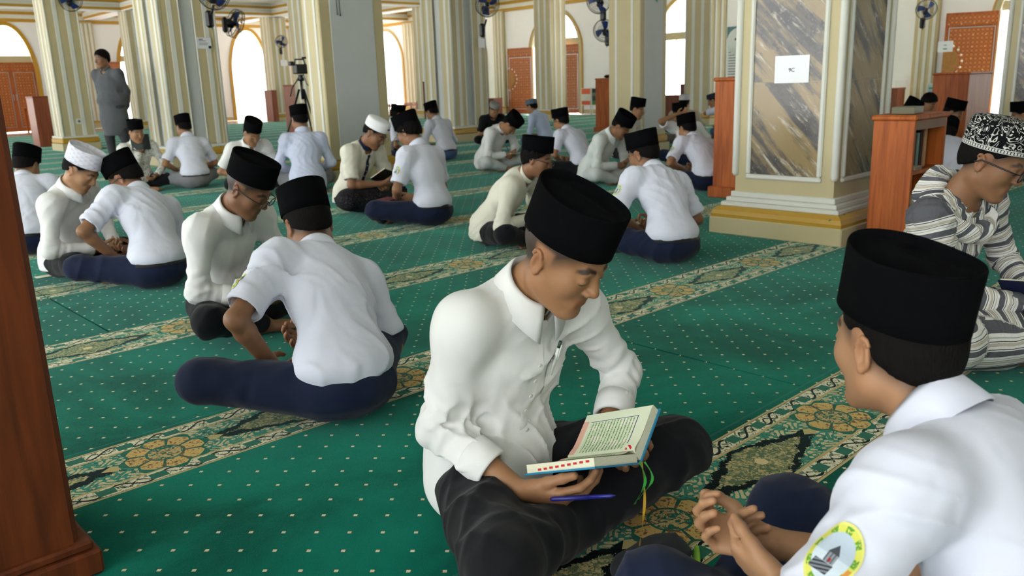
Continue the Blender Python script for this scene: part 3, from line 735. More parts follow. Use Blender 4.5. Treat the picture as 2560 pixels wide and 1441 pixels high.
def body_sdf(J, q, h):
    s = SDF(); bw = q['build']
    # trunk kept inside the clothes
    T = np.array([J['right'], J['fwd'], J['up']])
    s.ell(J['pel'] + [0, 0, .02], (.125 * bw, .085, .07), None, .04); s.ell((J['wa'] * .6 + J['ch'] * .4), (.115 * bw, .072, .16), T, .05); s.ell(J['ch'] + J['up'] * .04, (.125 * bw, .068, .10), T, .05)
    s.rc(J['sh'][0], J['sh'][1], .035, .035, .04)
    s.rc(J['nk'] - J['up'] * .05, J['nk'] + J['nd'] * .01, .058, .054, .03); s.rc(J['nk'], J['hO'] + np.array([0, -.018, -.045]) @ J['hR'], .054, .050, .02)
    head(s, J['hO'], J['hR'], h < .008)
    sl = q.get('sleeve', 'short')
    for i in (0, 1):
        s.rc(J['sh'][i], J['elb'][i], .036, .033, .02); m = J['elb'][i] * .72 + J['wr'][i] * .28
        s.rc(J['elb'][i], m, .033, .0345, .015); s.rc(m, J['wr'][i], .0345, .0245, .012); s.ell(J['wr'][i], (.028, .028, .020), np.array([np.cross(J['hd'][i], J['hn'][i]), J['hd'][i], J['hn'][i]]), .012)
        hp = (q.get('hands') or [{}, {}])[i]
        J.setdefault('tips', [None, None]); J['tips'][i] = hand(s, J['wr'][i], J['hd'][i], J['hn'][i], (1, -1)[i], **hp)
        s.rc(J['hip'][i], J['knee'][i], .062, .046, .03); s.rc(J['knee'][i], J['ankle'][i], .046, .032, .02)
        A = J['ankle'][i]; ft = q.get('foot', (None, None))[i]
        fd = nrm(ft) if ft is not None else nrm(np.array([(-.75, .75)[i], .55, -.1])); up = np.array([0, 0, 1.]); fl = nrm(np.cross(fd, up)); R = np.array([fl, fd, np.cross(fl, fd)])
        z = lambda p, m: np.array([p[0], p[1], max(p[2], m)])
        heel = z(A - fd * .035 - up * .02, .03); ball = z(A + fd * .125 - up * .03, .024)
        s.rc(A, heel, .033, .028, .02); s.rc(heel, ball, .028, .024, .03); s.ell(z(A + fd * .10 - up * .02, .028), (.040, .055, .021), R, .02)
        for t in range(5):
            b = ball + fl * (.030 - .0145 * t) * (1, -1)[i] * -1.0 + fd * (.018 - .004 * t); s.rc(b, b + fd * (.034 - .004 * t) - up * .004, .0115 - .001 * t, .0095 - .001 * t, .006)
    s.half((0, 0, .004), (0, 0, -1)) if not q['stand'] else s.half((0, 0, .004), (0, 0, -1))
    return s
def shirt_sdf(J, q, h):
    s = SDF(); bw = q['build']; T = np.array([J['right'], J['fwd'], J['up']]); e = q.get('loose', .0); seed = q.get('seed', 1.0)
    hem = q.get('hem', .125)
    s.ell(J['pel'] * .35 + J['wa'] * .65, ((.148 + e) * bw, .116 + e, .125), None if q['stand'] else rotm([1, 0, 0], -q['lean'][0]).T, .05)
    s.ell(J['wa'] * .35 + J['ch'] * .65, ((.155 + e * .6) * bw, .108 + e * .6, .165), T, .05); s.ell(J['ch'] * .5 + J['nk'] * .5 - J['fwd'] * .012, (.138 * bw, .082, .085), T, .04)
    s.ell(J['pel'] + [0, 0, .075], ((.158 + e) * bw, .128 + e, .085), None, .04)
    if q['stand']: s.rc(J['pel'] + [0, 0, .05], J['pel'] + [0, 0, hem - q['pel_z'] - .05], .135, .150, .06); s.ell(J['pel'] + [0, 0, -.16], (.185 * bw, .15, .28), None, .06)
    if hem < .09: s.ell(J['pel'] + [0, 0, -.01], ((.172 + e) * bw, .148 + e, .13), None, .05)
    for i in (0, 1):
        sh = J['sh'][i]; s.rc(J['nk'] - J['up'] * .052, sh - J['up'] * .008, .055, .050, .045); s.rc(sh - J['up'] * .008, sh * .88 + J['elb'][i] * .12, .050, .054, .05)
    # cut hem and neck before the sleeves so that they stay whole
    nlo = J['nk'] - J['up'] * .02 + J['fwd'] * .01
    for i in (0, 1):
        sh, el, wr = J['sh'][i], J['elb'][i], J['wr'][i]; w = None
        sl = q.get('sleeve', 'short'); sl = sl[i] if isinstance(sl, (tuple, list)) else sl
        if sl == 'short':
            k = .80; end = sh + (el - sh) * k; s.rc(sh * .93 + el * .07, end, .054, .063, .06, w=(.0018, .06, seed, -1)); s.rc(end, end + (el - sh) * .2, .05, .05, .001, 'sub') if False else None
        else:
            f = .62 if sl == 'rolled' else .97
            wa_ = (.0040, .045, seed + i, .95) if h < .009 else (.003, .05, seed, .9)
            s.rc(sh * .93 + el * .07, el, .052, .047, .065, w=wa_); end = el + (wr - el) * f
            s.rc(el, end, .048, .043 if sl == 'rolled' else .037, .025, w=(.0042, .038, seed + 2 * i, .12))
            if sl == 'rolled': s.rc(el + (wr - el) * (f - .16), end, .0465, .0475, .006)
            else: s.rc(el + (wr - el) * .80, end, .040, .0385, .006)
    s.half((0, 0, hem), (0, 0, -1), .006)
    am = q.get('wr', .0032)
    s.post = wrinkle(am, seed)
    # openings: neck, sleeve ends
    s2 = SDF(); s2.p = list(s.p); s2.post = s.post
    s2.rc(J['nk'] - J['up'] * .035 + J['fwd'] * .02, J['nk'] + J['nd'] * .16, .054, .058, .006, 'sub')
    for i in (0, 1):
        sh, el, wr = J['sh'][i], J['elb'][i], J['wr'][i]; sl = q.get('sleeve', 'short'); sl = sl[i] if isinstance(sl, (tuple, list)) else sl
        if sl == 'short':
            a = nrm(el - sh); end = sh + (el - sh) * .80
            s2.p.append(('cut', None, 0, 'cutcap', *_capbox(end, a, .085)))
            s2.p[-1] = ('capcut', (end + a * .012, a, .095), .004, 'sub', end - .12, end + .12); s2.rc(end - a * .04, end + a * .1, .044 if h < .006 else .039, .054 if h < .006 else .046, .004, 'sub')
        else:
            f = .62 if sl == 'rolled' else .97; a = nrm(wr - el); end = el + (wr - el) * f
            s2.p.append(('capcut', (end + a * .004, a, .08), .004, 'sub', end - .1, end + .1)); s2.rc(end - a * .03, end + a * .08, .034 if sl == 'rolled' else .027, .040 if sl == 'rolled' else .03, .004, 'sub')
    return s2, s
def _capbox(c, a, r): return np.asarray(c) - r, np.asarray(c) + r
_od = SDF._d
def _d2(kind, a, P):
    if kind == 'capcut':
        # short cylinder beyond the plane (p, n), radius r: trims a sleeve end
        p, n, r = a; t = (P - p) @ n; rad = np.sqrt(np.maximum(((P - p) ** 2).sum(1) - t * t, 0)); return np.maximum(np.maximum(-t, t - .09), rad - r)
    return _od(kind, a, P)
SDF._d = staticmethod(_d2)
def trouser_sdf(J, q, h):
    s = SDF(); bw = q['build']; seed = q.get('seed', 1.0) + 3
    fat = q.get('leg', 1.0)
    s.ell(J['pel'] + [0, -.005, .005], (.158 * bw, .132, .105), None, .05)
    if not q['stand']: s.half((0, 0, J['pel'][2] + .085), (0, 0, 1), .006)
    for i in (0, 1):
        s.rc(J['hip'][i], J['knee'][i], .088 * fat, .068 * fat, .045, w=(.003, .13, seed + i, .85)); s.rc(J['knee'][i], J['ankle'][i] * .94 + J['knee'][i] * .06, .066 * fat, .050 * fat, .03, w=(.003, .11, seed, .25))
    if q.get('sarong'):
        s.rc(J['knee'][0], J['knee'][1], .06, .06, .08); s.ell((J['knee'][0] + J['knee'][1]) * .5 + [0, -.06, -.02], (.24, .2, .09), None, .08)
    s.half((0, 0, .003), (0, 0, -1), .004)
    s.post = wrinkle(.005, seed, .62)
    return s
def skin_material():
    m = NM('skin', .5, .35); a = m.nt.nodes.new('ShaderNodeVertexColor'); a.layer_name = 'Col'
    m.nt.links.new(a.outputs[0], m.b.inputs['Base Color']); m.b.inputs['Subsurface Weight'].default_value = .05; m.b.inputs['Subsurface Radius'].default_value = (.012, .005, .003); m.b.inputs['Subsurface Scale'].default_value = 1.0
    m.bump(m.noise(260, 3), .06, .002); return m.m
SKIN = skin_material()
SKINC = [srgb(156, 113, 80), srgb(138, 98, 70), srgb(164, 122, 90), srgb(130, 91, 66)]
HAIRC = np.array(srgb(22, 19, 18))
def paint_body(me, V, J, q, h):
    c0 = np.array(SKINC[q.get('skin', 0)]); C = np.tile(c0, (len(V), 1))
    L = (V - J['hO']) @ J['hR'].T; x, y, z = L.T; ax = np.abs(x); hd = np.sqrt((L ** 2).sum(1)) < .16
    def mixc(m, col, a):
        a = np.clip(a * m, 0, 1)[:, None]; C[:] = C * (1 - a) + np.asarray(col) * a
    n = np.sin(V[:, 0] * 60 + 1.3) * np.sin(V[:, 1] * 47) * np.sin(V[:, 2] * 53); C *= (1 + .05 * n)[:, None]
    sm = lambda e0, e1, t: np.clip((t - e0) / (e1 - e0), 0, 1)
    mixc(hd & (y > .08), c0 * [1.05, .72, .66], sm(.0125, .009, np.abs(z + .070)) * sm(.027, .02, ax) * .8)
    mixc(hd & (y > .05), c0 * [1.08, .86, .8], sm(.02, .0, np.abs(z + .035)) * sm(.02, .008, ax) * .5)
    mixc(hd & (ax > .06), c0 * [1.08, .86, .80], .35 * sm(.066, .074, ax))
    brow = .0215 + .006 * sm(.015, .032, ax) - .012 * sm(.034, .05, ax)
    mixc(hd & (y > .055), HAIRC, sm(.0062, .0030, np.abs(z - brow)) * sm(.011, .015, ax) * sm(.052, .046, ax) * .9)
    lash = -.0085 - .004 * sm(.02, .012, ax)
    mixc(hd & (y > .06), HAIRC, sm(.0034, .0016, np.abs(z - lash)) * sm(.015, .019, ax) * sm(.047, .043, ax) * .9)
    fade = z - HAIR_PLANE(y)
    ear = sm(.0685, .0735, ax) * sm(-.040, -.034, y) * sm(.020, .012, y) * sm(.034, .026, z); mixc(hd, HAIRC * 1.6, sm(-.030, .006, fade) * .9 * (1 - ear))
    if h < .008:
        for i in (0, 1):
            nd = -J['hn'][i]
            for t in (J['tips'][i] or []):
                dd = np.sqrt(((V - t) ** 2).sum(1)); mixc(dd < .012, c0 * [1.25, 1.2, 1.22], sm(.010, .007, dd) * .5)
    at = me.color_attributes.new('Col', 'FLOAT_COLOR', 'POINT'); A = np.ones((len(V), 4), np.float32); A[:, :3] = C; at.data.foreach_set('color', A.ravel())
HAIRM = None
def hair_material():
    m = NM('short_black_hair', .8, .08); n = m.noise(180, 3, .6, stretch=(1, 1, .25)); m.color(m.mix(n, srgb(10, 9, 9), srgb(24, 21, 20))); m.bump(n, .7, .004); return m.m
HAIRM = hair_material()
_shared = {}
def hair_mesh(kind):
    if kind in _shared: return _shared[kind]
    O, R = np.zeros(3), np.eye(3); s = SDF(); th = .011 if kind == 'full' else (.006 if kind == 'short' else .003)
    s.ell((0, -.014, .030), (.0735 + th, .094 + th, .088 + th), R, .02); s.ell((0, -.045, -.02), (.058 + th * .5, .055, .055), R, .03)
    if kind in ('short', 'fade'): s.half((0, .045, .036 if kind == 'short' else .066), (0, .72 if kind == 'short' else .35, -1), .004); s.half((0, .062, 0), (0, 1, .1), .02)
    else:
        s.half((0, .045, .028), (0, .72, -1), .006); s.half((0, .074, .05), (0, 1, -.5), .02); s.post = lambda P: .0035 * np.sin(P[:, 0] * 150 + 3 * np.sin(P[:, 1] * 60)) * np.sin(P[:, 1] * 120 + P[:, 2] * 80)
    if kind in ('short', 'fade'):
        for q in (1, -1): s.ell((q * .078, .0, -.006), (.02, .026, .036), R, .006, 'sub')
    V, F = s.mesh(.006); me = np_mesh('hair', V, F); me.materials.append(HAIRM); _shared[kind] = me; return me
def felt(name, c):
    if name in MATS: return MATS[name]
    m = NM(name, .95, .05); n = m.noise(320, 3); m.color(m.mix(n, [q * .7 for q in c], [q * 1.3 for q in c])); m.bump(n, .25, .002); MATS[name] = m.m; return m.m
VELVET = felt('black_velvet', srgb(9, 9, 11))
def songkok_mesh(mat, hgt=.098, key='songkok'):
    if key in _shared: return _shared[key]
    n = 64; V = []; F = []; rx, ry = .0835, .1075
    # outer wall, rolled rim, sunken crown with a fore-and-aft ridge; front and back slightly raised
    prof = [(.985, .0, 0), (1.0, .004, 0), (1.0, .3, 0), (1.004, .65, 0), (1.01, .96, 1), (.995, 1.0, 1), (.955, .985, 1), (.94, .90, 1)]
    for (r, t, up) in prof:
        for k in range(n):
            a = 2 * math.pi * k / n; ca, sa = math.cos(a), math.sin(a); e = .006 * abs(sa) ** 1.5 * t
            V.append((rx * r * ca * (1 - .02 * t), ry * r * sa, t * hgt + e))
    m = len(prof)
    for i in range(m - 1):
        for k in range(n): l = (k + 1) % n; F.append((i * n + k, i * n + l, (i + 1) * n + l, (i + 1) * n + k))
    rings = 6; b0 = (m - 1) * n
    for g in range(1, rings):
        f = 1 - g / rings
        for k in range(n):
            a = 2 * math.pi * k / n; x = rx * .94 * f * math.cos(a) * .98; y = ry * .94 * f * math.sin(a); s = max(0, 1 - (abs(y) / (ry * .95)) ** 2)
            V.append((x, y, hgt * (.89 + .08 * math.exp(-(x / .02) ** 2) * s - .035 * math.exp(-((abs(x) - .042) / .022) ** 2) * s)))
        for k in range(n): l = (k + 1) % n; F.append((b0 + (g - 1) * n + k, b0 + (g - 1) * n + l, b0 + g * n + l, b0 + g * n + k))
    c = len(V); V.append((0, 0, hgt * .97))
    F2 = [(b0 + (rings - 1) * n + k, b0 + (rings - 1) * n + (k + 1) % n, c) for k in range(n)]
    F2.append(tuple(range(n))[::-1])
    me = bpy.data.meshes.new(key); me.from_pydata(V, [], F + F2); me.polygons.foreach_set('use_smooth', [True] * len(me.polygons)); me.update(); me.materials.append(mat); _shared[key] = me; return me
def kufi_mesh(mat, key, hgt=.075):
    if key in _shared: return _shared[key]
    hgt = .094 if key == 'maze_kufi' else hgt
    prof = [(1.0, 0), (1.012, .004), (1.005, hgt * .5), (.97, hgt * .88), (.93, hgt * .985), (.86, hgt * 1.03), (.6, hgt * 1.10), (.3, hgt * 1.14), (.02, hgt * 1.15)]
    mb = MB().lathe(prof, 48, (0, 0, 0), .083, .1055); me = mb.mesh(key); me.materials.append(mat); _shared[key] = me; return me
FRAME = plain('dark_glasses_frame', srgb(26, 26, 30), .3, .5); WIRE = plain('thin_metal_glasses_frame', srgb(120, 108, 96), .3, .5, metal=.8)
LENS = GLASS
def glasses(parent, M, wire=False):
    key = 'gl%d' % wire; r = .0012 if wire else .0023
    if key not in _shared:
        mb = MB(); ln = []
        for q in (1, -1):
            pts = [(q * .033 + .0235 * math.copysign(abs(math.cos(a)) ** .75, math.cos(a)), .1085 - .06 * max(0, (q * (q * .033 + .0235 * math.cos(a)) - .03)) , -.004 + .0185 * math.copysign(abs(math.sin(a)) ** .75, math.sin(a))) for a in np.linspace(0, 2 * math.pi, 24, endpoint=False)]
            mb.tube(pts, r, 6, closed=True); ln.append(pts)
            mb.tube([(q * .0565, .1070, .004), (q * .074, .098, .004), (q * .0795, .05, .003), (q * .0815, -.012, .002), (q * .080, -.03, -.012)], r * 1.1, 6)
        mb.tube([(-.0095, .1085, .001), (0, .110, .004), (.0095, .1085, .001)], r, 6)
        _shared[key] = mb.mesh('glasses'); _shared[key].materials.append(WIRE if wire else FRAME)
        lb = MB()
        for pts in ln: lb.add(pts, [tuple(range(len(pts)))])
        _shared[key + 'l'] = lb.mesh('lenses'); _shared[key + 'l'].materials.append(LENS)
    g = link('glasses', _shared[key], None, parent); g.matrix_local = M; l = link('lenses', _shared[key + 'l'], None, parent); l.matrix_local = M; l.parent = g; l.matrix_local = Matrix.Identity(4)
def collar_mesh(kind):
    key = 'collar' + kind
    if key in _shared: return _shared[key]
    n = 41; V = []; F = []; rows = 5
    for j in range(n):
        t = (j / (n - 1) * 2 - 1); a = t * math.radians(168); fr = max(0, (abs(t) - .55) / .45)    # 0 at the nape, 1 at the throat
        ca, sa = math.sin(a), -math.cos(a); back = (1 + math.cos(a)) / 2
        if kind == 'shirt':
            top = .020 + .026 * back; ri = .060; spread = .012 * fr
            prof = [(.0585, -.024), (.0605, top * .4), (.0625, top), (.0665 + .003, top * .75), (.083 + .020 * fr + spread, -.016 - .004 * (1 - fr) - .036 * fr ** 2)]
        else:
            top = .014 + .022 * back; prof = [(.0585, -.026), (.060, -.006), (.0605, top * .5), (.061, top), (.0635, top * .96)]
        for (r, z) in prof: V.append((r * 1.02 * ca, r * 1.03 * sa + .006, z))
    for j in range(n - 1):
        for i in range(rows - 1): F.append((j * rows + i, (j + 1) * rows + i, (j + 1) * rows + i + 1, j * rows + i + 1))
    me = bpy.data.meshes.new('collar'); me.from_pydata(V, [], F)
    bm = bmesh.new(); bm.from_mesh(me); bmesh.ops.recalc_face_normals(bm, faces=bm.faces[:]); bmesh.ops.solidify(bm, geom=bm.faces[:], thickness=.0026); bm.to_mesh(me); bm.free()
    me.polygons.foreach_set('use_smooth', [True] * len(me.polygons)); me.update(); _shared[key] = me; return me
def frame_matrix(O, R):
    """R rows are right, forward, up"""
    M = Matrix.Identity(4)
    for i in range(3):
        for j in range(3): M[j][i] = R[i][j]
        M[i][3] = O[i]
    return M
SHIRTS = {}
def shirt_mat(kind):
    T = dict(white=srgb(226, 226, 224), uniform=srgb(212, 214, 228), cream=srgb(222, 218, 202), lilac=srgb(200, 206, 228), robe=srgb(212, 216, 212), black=srgb(24, 24, 26), grey=srgb(84, 86, 90), beige=srgb(182, 172, 152), blue=srgb(176, 188, 214))
    return cloth('shirt_' + kind, T[kind], fold=.32 if kind != 'black' else .2)
def trouser_mat(kind):
    T = dict(navy=srgb(22, 30, 54), black=srgb(20, 20, 24), grey=srgb(122, 122, 124), white=srgb(204, 208, 206), sarong=srgb(28, 26, 30), darkgrey=srgb(58, 60, 62), jeans=srgb(70, 92, 132))
    return cloth('trousers_' + kind, T[kind], fold=.3, var=.12)
SHIRTFN = {}
def person(label, pos, psi, scale, pose, shirt='uniform', trousers='navy', hat='songkok', h=.009, glass=None, collar='shirt', belt=True, hatmat=None, hair='short', group=None, tilt=10, hatdz=0.0):
    """one seated or standing figure: an Empty at its base with body, clothes, hat, hair, glasses as parts"""
    J, q = skel(pose); pos = (float(pos[0]), float(pos[1]), .0034); t = empty('person', pos, math.radians(yaw_for(0, 0, psi, pos))); t.scale = (scale,) * 3
    tag(t, label, 'person', group)
    b = body_sdf(J, q, h); V, F = b.mesh(h); V = smooth_np(V, F, 1, .35) if h > .005 else V; me = np_mesh('body', V, F); paint_body(me, V, J, q, h); link('body', me, SKIN, t)
    s2, s1 = shirt_sdf(J, q, h); hs = h * 1.25; V, F = s2.mesh(hs); V = smooth_np(V, F, 1, .4); sm = shirt_mat(shirt) if isinstance(shirt, str) else shirt
    so = link('shirt', np_mesh('shirt', V, F), sm, t)
    tr = trouser_sdf(J, q, h); V, F = tr.mesh(h * 1.5); V = smooth_np(V, F, 1, .4); trm = trouser_mat(trousers) if isinstance(trousers, str) else trousers
    to = link('trousers', np_mesh('trousers', V, F), trm, t)
    HM = frame_matrix(J['hO'], J['hR'])
    if hair:
        o = link('hair', hair_mesh(hair), None, t); o.matrix_local = HM
    if hat:
        hm = songkok_mesh(VELVET) if hat == 'songkok' else (songkok_mesh(hatmat, .093, hat) if hat.endswith('songkok') else kufi_mesh(hatmat, hat))
        o = link('cap' if hat != 'songkok' else 'songkok_hat', hm, None, t); o.matrix_local = HM @ Matrix.Translation((0, -.010, .041 + hatdz)) @ Matrix.Rotation(math.radians(tilt), 4, 'X')
        J['hatM'] = o
    if glass is not None: glasses(t, HM, glass)
    if collar:
        NR = np.array([J['right'], nrm(np.cross(nrm(J['up'] + J['nd']), J['right'])), nrm(J['up'] + J['nd'])]); cm = collar_mesh(collar)
        if cm.materials and cm.materials[0] != sm: cm = cm.copy(); cm.materials.clear()
        o = link('collar', cm, sm, so); o.matrix_local = frame_matrix(J['nk'] + J['fwd'] * .006 + J['up'] * .010, NR)
    for i in (0, 1):
        sl = q.get('sleeve', 'short'); sl = sl[i] if isinstance(sl, (tuple, list)) else sl
        if sl == 'short' or h > .0075: continue
        f = .62 if sl == 'rolled' else .97; ax = nrm(J['wr'][i] - J['elb'][i]); end = J['elb'][i] + (J['wr'][i] - J['elb'][i]) * f
        ro, ri, L = (.0485, .037, .05) if sl == 'rolled' else (.0375, .029, .045); x_ = nrm(np.cross(ax, [.3, .2, .9])); y_ = np.cross(ax, x_)
        c_ = MB().lathe([(ri, -.02), (ri, .008), (ri + .003, .011), (ro - .002, .011), (ro, .007), (ro + .0008, -.02), (ro, -L), (ro - .006, -L - .004)], 24); c_.f = c_.f[:-2]; c_.sm = c_.sm[:-2]
        c_.xf(frame_matrix(end, np.array([x_, y_, ax]))).build('cuff', sm, so)
    if belt:
        n = 28; O = []; D = []
        for zz in (.0, .028):
            for k in range(n + 1):
                a = math.radians(192 + 156 * k / n); d = np.array([math.cos(a), math.sin(a), 0]); O.append(J['pel'] + [0, 0, .040 + zz] + d * .28); D.append(-d)
        P = march(tr, np.array(O), np.array(D)) - np.array(D) * .004
        bm_ = np_mesh('belt', P, [(k, k + 1, n + 2 + k, n + 1 + k) for k in range(n)]); link('belt', bm_, plain('black_belt_leather', srgb(22, 21, 22), .4, .4), to)
    t['_h'] = h; del t['_h']
    return dict(root=t, J=J, q=q, shirt=s1, trousers=tr, so=so, to=to, body=b)
# ---------------------------------------------------------------- special cloths and caps
def knit(name, c1, c2, scale=90, thr=.5):
    m = NM(name, .9, .1); x, y, z = m.xyz(); g = (m.noise(scale, 2)); d = ((x.atan2(y) * 11.0).sin() * (z * 240.0).sin())
    m.color(m.mix(d.gt(thr), c1, c2)); m.bump(d, .4, .003); return m.m
WKUFI = knit('white_embroidered_cap', srgb(212, 211, 222), srgb(198, 196, 210)); PKUFI = plain('white_felt_cap', srgb(232, 232, 234), .9, .1, .2, 200)
GKUFI = knit('grey_knitted_cap', srgb(150, 150, 144), srgb(112, 112, 108), thr=.2); TKUFI = knit('grey_patterned_cap', srgb(112, 124, 136), srgb(52, 60, 72), thr=.1); DKUFI = knit('dark_checked_cap', srgb(30, 34, 50), srgb(92, 98, 118), thr=.55)
def maze_cap():
    m = NM('black_cap_white_embroidery', .85, .1); x, y, z = m.xyz(); ax = x.abs()
    cb = m.nt.nodes.new('ShaderNodeCombineXYZ'); m.nt.links.new(ax.s, cb.inputs[0]); m.nt.links.new(y.s, cb.inputs[1]); m.nt.links.new((z * 1.0).s, cb.inputs[2])
    n = m.noise(30, 1, .4, vec=cb.outputs[0], dist=1.2); q = m.noise(54, 0, .3, vec=cb.outputs[0], dist=.5)
    l = ((n * 7.0).mod(1.0) - .5).abs().lt(.13) * q.gt(.36)
    ang = x.atan2(y); rim = z.lt(.016); dots = ((ang * 30.0).sin().abs()).gt(.45) * z.gt(.004) * z.lt(.012); edge = ((z - .0145).abs().lt(.0013)).max((z - .002).abs().lt(.0013))
    c = m.mix(l, srgb(16, 16, 18), srgb(206, 204, 198)); c = m.mix(rim, c, srgb(14, 14, 16)); c = m.mix(dots.max(edge), c, srgb(206, 204, 198)); m.color(c); m.bump(l, .4, .002); return m.m
MAZE = maze_cap()
def patterned_shirt():
    m = NM('white_shirt_grey_motifs', .85, .1); n = m.noise(9, 2, .5, dist=2.5); f = m.noise(7, 4, .55, dist=1.2)
    m.color(m.mix(((n * 5.0).mod(1.0)).lt(.22), srgb(224, 222, 214), srgb(150, 150, 146))); m.bump(f, .3, .03); return m.m
PATT = patterned_shirt()
def sarong():
    m = NM('dark_sarong', .85, .1); n = m.noise(14, 3, .6, dist=2); f = m.noise(8, 4); m.color(m.mix(((n * 9.0).mod(1.0)).lt(.12), srgb(24, 22, 26), srgb(92, 88, 92))); m.bump(f, .3, .03); return m.m
SARONG = sarong()
G = {}
# ================================================================ the nearest three
def tri_mesh_book(name, label, cat='book'): pass
PAPER = plain('book_paper', srgb(226, 226, 200), .8, .2, .1, 80)
def page_print(kind):
    m = NM('printed_page_' + kind, .75, .2); uvn = m.nt.nodes.new('ShaderNodeUVMap'); u, v, _w = m.xyz(uvn.outputs[0])
    n = m.noise(1.0, 3, .7, vec=uvn.outputs[0], stretch=(70, 30, 1)); base = m.mix(m.noise(3, 2, vec=uvn.outputs[0]), srgb(214, 226, 196), srgb(228, 228, 204))
    ln = ((v * 15.0 / .72).mod(1.0)); txt = ln.gt(.35) * ln.lt(.72) * n.gt(.46); inb = u.gt(.14) * u.lt(.80) * v.gt(.13) * v.lt(.80)
    c = m.mix(inb * (1.0 - (u - .5).abs().gt(.5)), base, m.mix(m.noise(5, 1, vec=uvn.outputs[0]).gt(.55), srgb(206, 222, 182), srgb(226, 230, 204)))
    c = m.mix(txt * inb, c, srgb(112, 120, 104))
    fr = ((u - .82).abs().lt(.006) * v.gt(.12) * v.lt(.84)).max((v - .84).abs().lt(.006) * u.gt(.25) * u.lt(.83)); c = m.mix(fr, c, srgb(48, 56, 96))
    rd = ((u * 9.0 + v * 14.0).mod(1.0)).lt(.5) * u.gt(.10) * u.lt(.2) * v.gt(.86) * v.lt(.95); c = m.mix(rd, c, srgb(206, 40, 44))
    pk = v.lt(.09) * u.gt(.12) * u.lt(.85); c = m.mix(pk, c, srgb(226, 176, 156))
    m.color(c); return m.m
PAGE_R, PAGE_L = page_print('a'), page_print('b')
def edge_print():
    m = NM('page_block_edge', .8, .2); x, y, z = m.xyz(); n = m.noise(1.0, 2, .5, stretch=(4, 4, 700)); s = m.noise(60, 2, .7)
    m.color(m.mix(n, srgb(206, 204, 176), srgb(232, 230, 206))); return m.m
EDGE = edge_print()
def open_book(name, label, parent_pt, e1, e2r, e2l, L, W, T, cover, face=(0, 0, 1)):
    """open book: spine starts at parent_pt and runs along e1; the two halves leave it along e2r and e2l"""
    t = empty(name, tuple(parent_pt)); tag(t, label, 'book'); e1 = nrm(e1)
    for nm, e2, pm in (('right', e2r, PAGE_R), ('left', e2l, PAGE_L)):
        e2 = nrm(np.asarray(e2) - e1 * (np.asarray(e2) @ e1)); n = np.cross(e1, e2); n = n if n @ np.asarray(face, float) > 0 else -n
        P = lambda a, b, c: e1 * a + e2 * b + n * c
        def slab(a0, a1, b0, b1, c0, c1):
            v = [P(a, b, c) for c in (c0, c1) for b in (b0, b1) for a in (a0, a1)]; return v, [(0, 2, 3, 1), (4, 5, 7, 6), (0, 1, 5, 4), (1, 3, 7, 5), (3, 2, 6, 7), (2, 0, 4, 6)]
        MB().add(*slab(-.004, L + .004, .0, W + .004, -.0035, 0)).build('cover', cover, t)
        MB().add(*slab(0, L, .006, W, 0, T)).build('page_block', EDGE, t)
        nb = 10; V = []; F = []; UV = []
        for i in range(nb + 1):
            b = i / nb; c = T + .0012 + .006 * math.exp(-((b - .12) / .14) ** 2) - .012 * max(0, .1 - b) * 8
            for j in range(2): V.append(P(L * j, .003 + b * (W - .004), c)); UV.append((b, 1 - j))
        for i in range(nb): F.append((2 * i, 2 * i + 1, 2 * i + 3, 2 * i + 2))
        me = np_mesh('open_page', np.array(V), F); uv = me.uv_layers.new(name='UVMap'); Lp = np.empty(len(me.loops), np.int32); me.loops.foreach_get('vertex_index', Lp); uv.data.foreach_set('uv', np.array(UV, np.float32)[Lp].ravel()); link('open_page', me, pm, t)
        if nm == 'right':
            for i in range(9):
                a = .012 + i * (L * .8) / 9; mb = MB(); mb.add(*slab(a, a + .009, W - .0005, W + .0008, T * .55 - i * .0008, T * .8 - i * .0008)); mb.build('thumb_mark', plain('red_ink', srgb(196, 44, 46), .7), t)
    return t
# ---- the reading boy
RP = (-.059, 1.746, 0.0); RPSI = 38; RS = .926
G['reader'] = g = person('boy in white shirt and black hat sitting cross-legged, reading an open book, front centre', RP, RPSI, RS,
    dict(lean=(6, 14, 26), side=-3, neck=52, head=(-13, 31, 3), knee=((.285, .385, .135), (-.345, .305, .15)), ankle=((-.15, .215, .05), (.07, .30, .06)), foot=((-.9, .3, 0), (.9, .2, 0)), leg=1.1,
         sleeve='rolled', hem=.03, wr=.0055, seed=6.4, skin=0, loose=.008, wrist=((.112, .235, .172), (-.165, .235, .195)), pole=((.32, -.8, -.45), (-1, -.2, -.5)),
         hand_d=((-.50, .86, -.02), (.16, .95, .0)), hand_n=((-.52, -.50, .68), (.6, .1, .75)), hands=[dict(curl=((22, 26, 18), (26, 30, 20), (32, 34, 22), (38, 36, 24)), thumb=(.45, 1.0, .25), tbend=6, spread=2, sc=1.1), dict(curl=(20, 25, 15), thumb=(.8, .6, .3), tbend=15)]),
    shirt='white', trousers='black', h=.0036, belt=False, tilt=4, hair='fade')
def to_world(g, p):
    yw = g['root'].rotation_euler.z; s = g['root'].scale[0]; c, n = math.cos(yw), math.sin(yw); q = np.asarray(p, float) * s
    return np.array([c * q[0] - n * q[1], n * q[0] + c * q[1], q[2]]) + np.array(g['root'].location)
def dir_world(g, p): return to_world(g, p) - np.array(g['root'].location)
BLUEC = plain('blue_book_cover', srgb(38, 128, 168), .4, .4, .1, 60); NAVYC = plain('dark_navy_book_cover', srgb(24, 30, 58), .45, .4)
bk = open_book('open_book', 'open book with printed pages and blue cover held by the reading boy', to_world(g, (-.068, .42, .243)), dir_world(g, (.10, -.90, -.36)), dir_world(g, (.93, .05, .27)), dir_world(g, (-.78, -.05, .60)), .185, .130, .017, BLUEC)
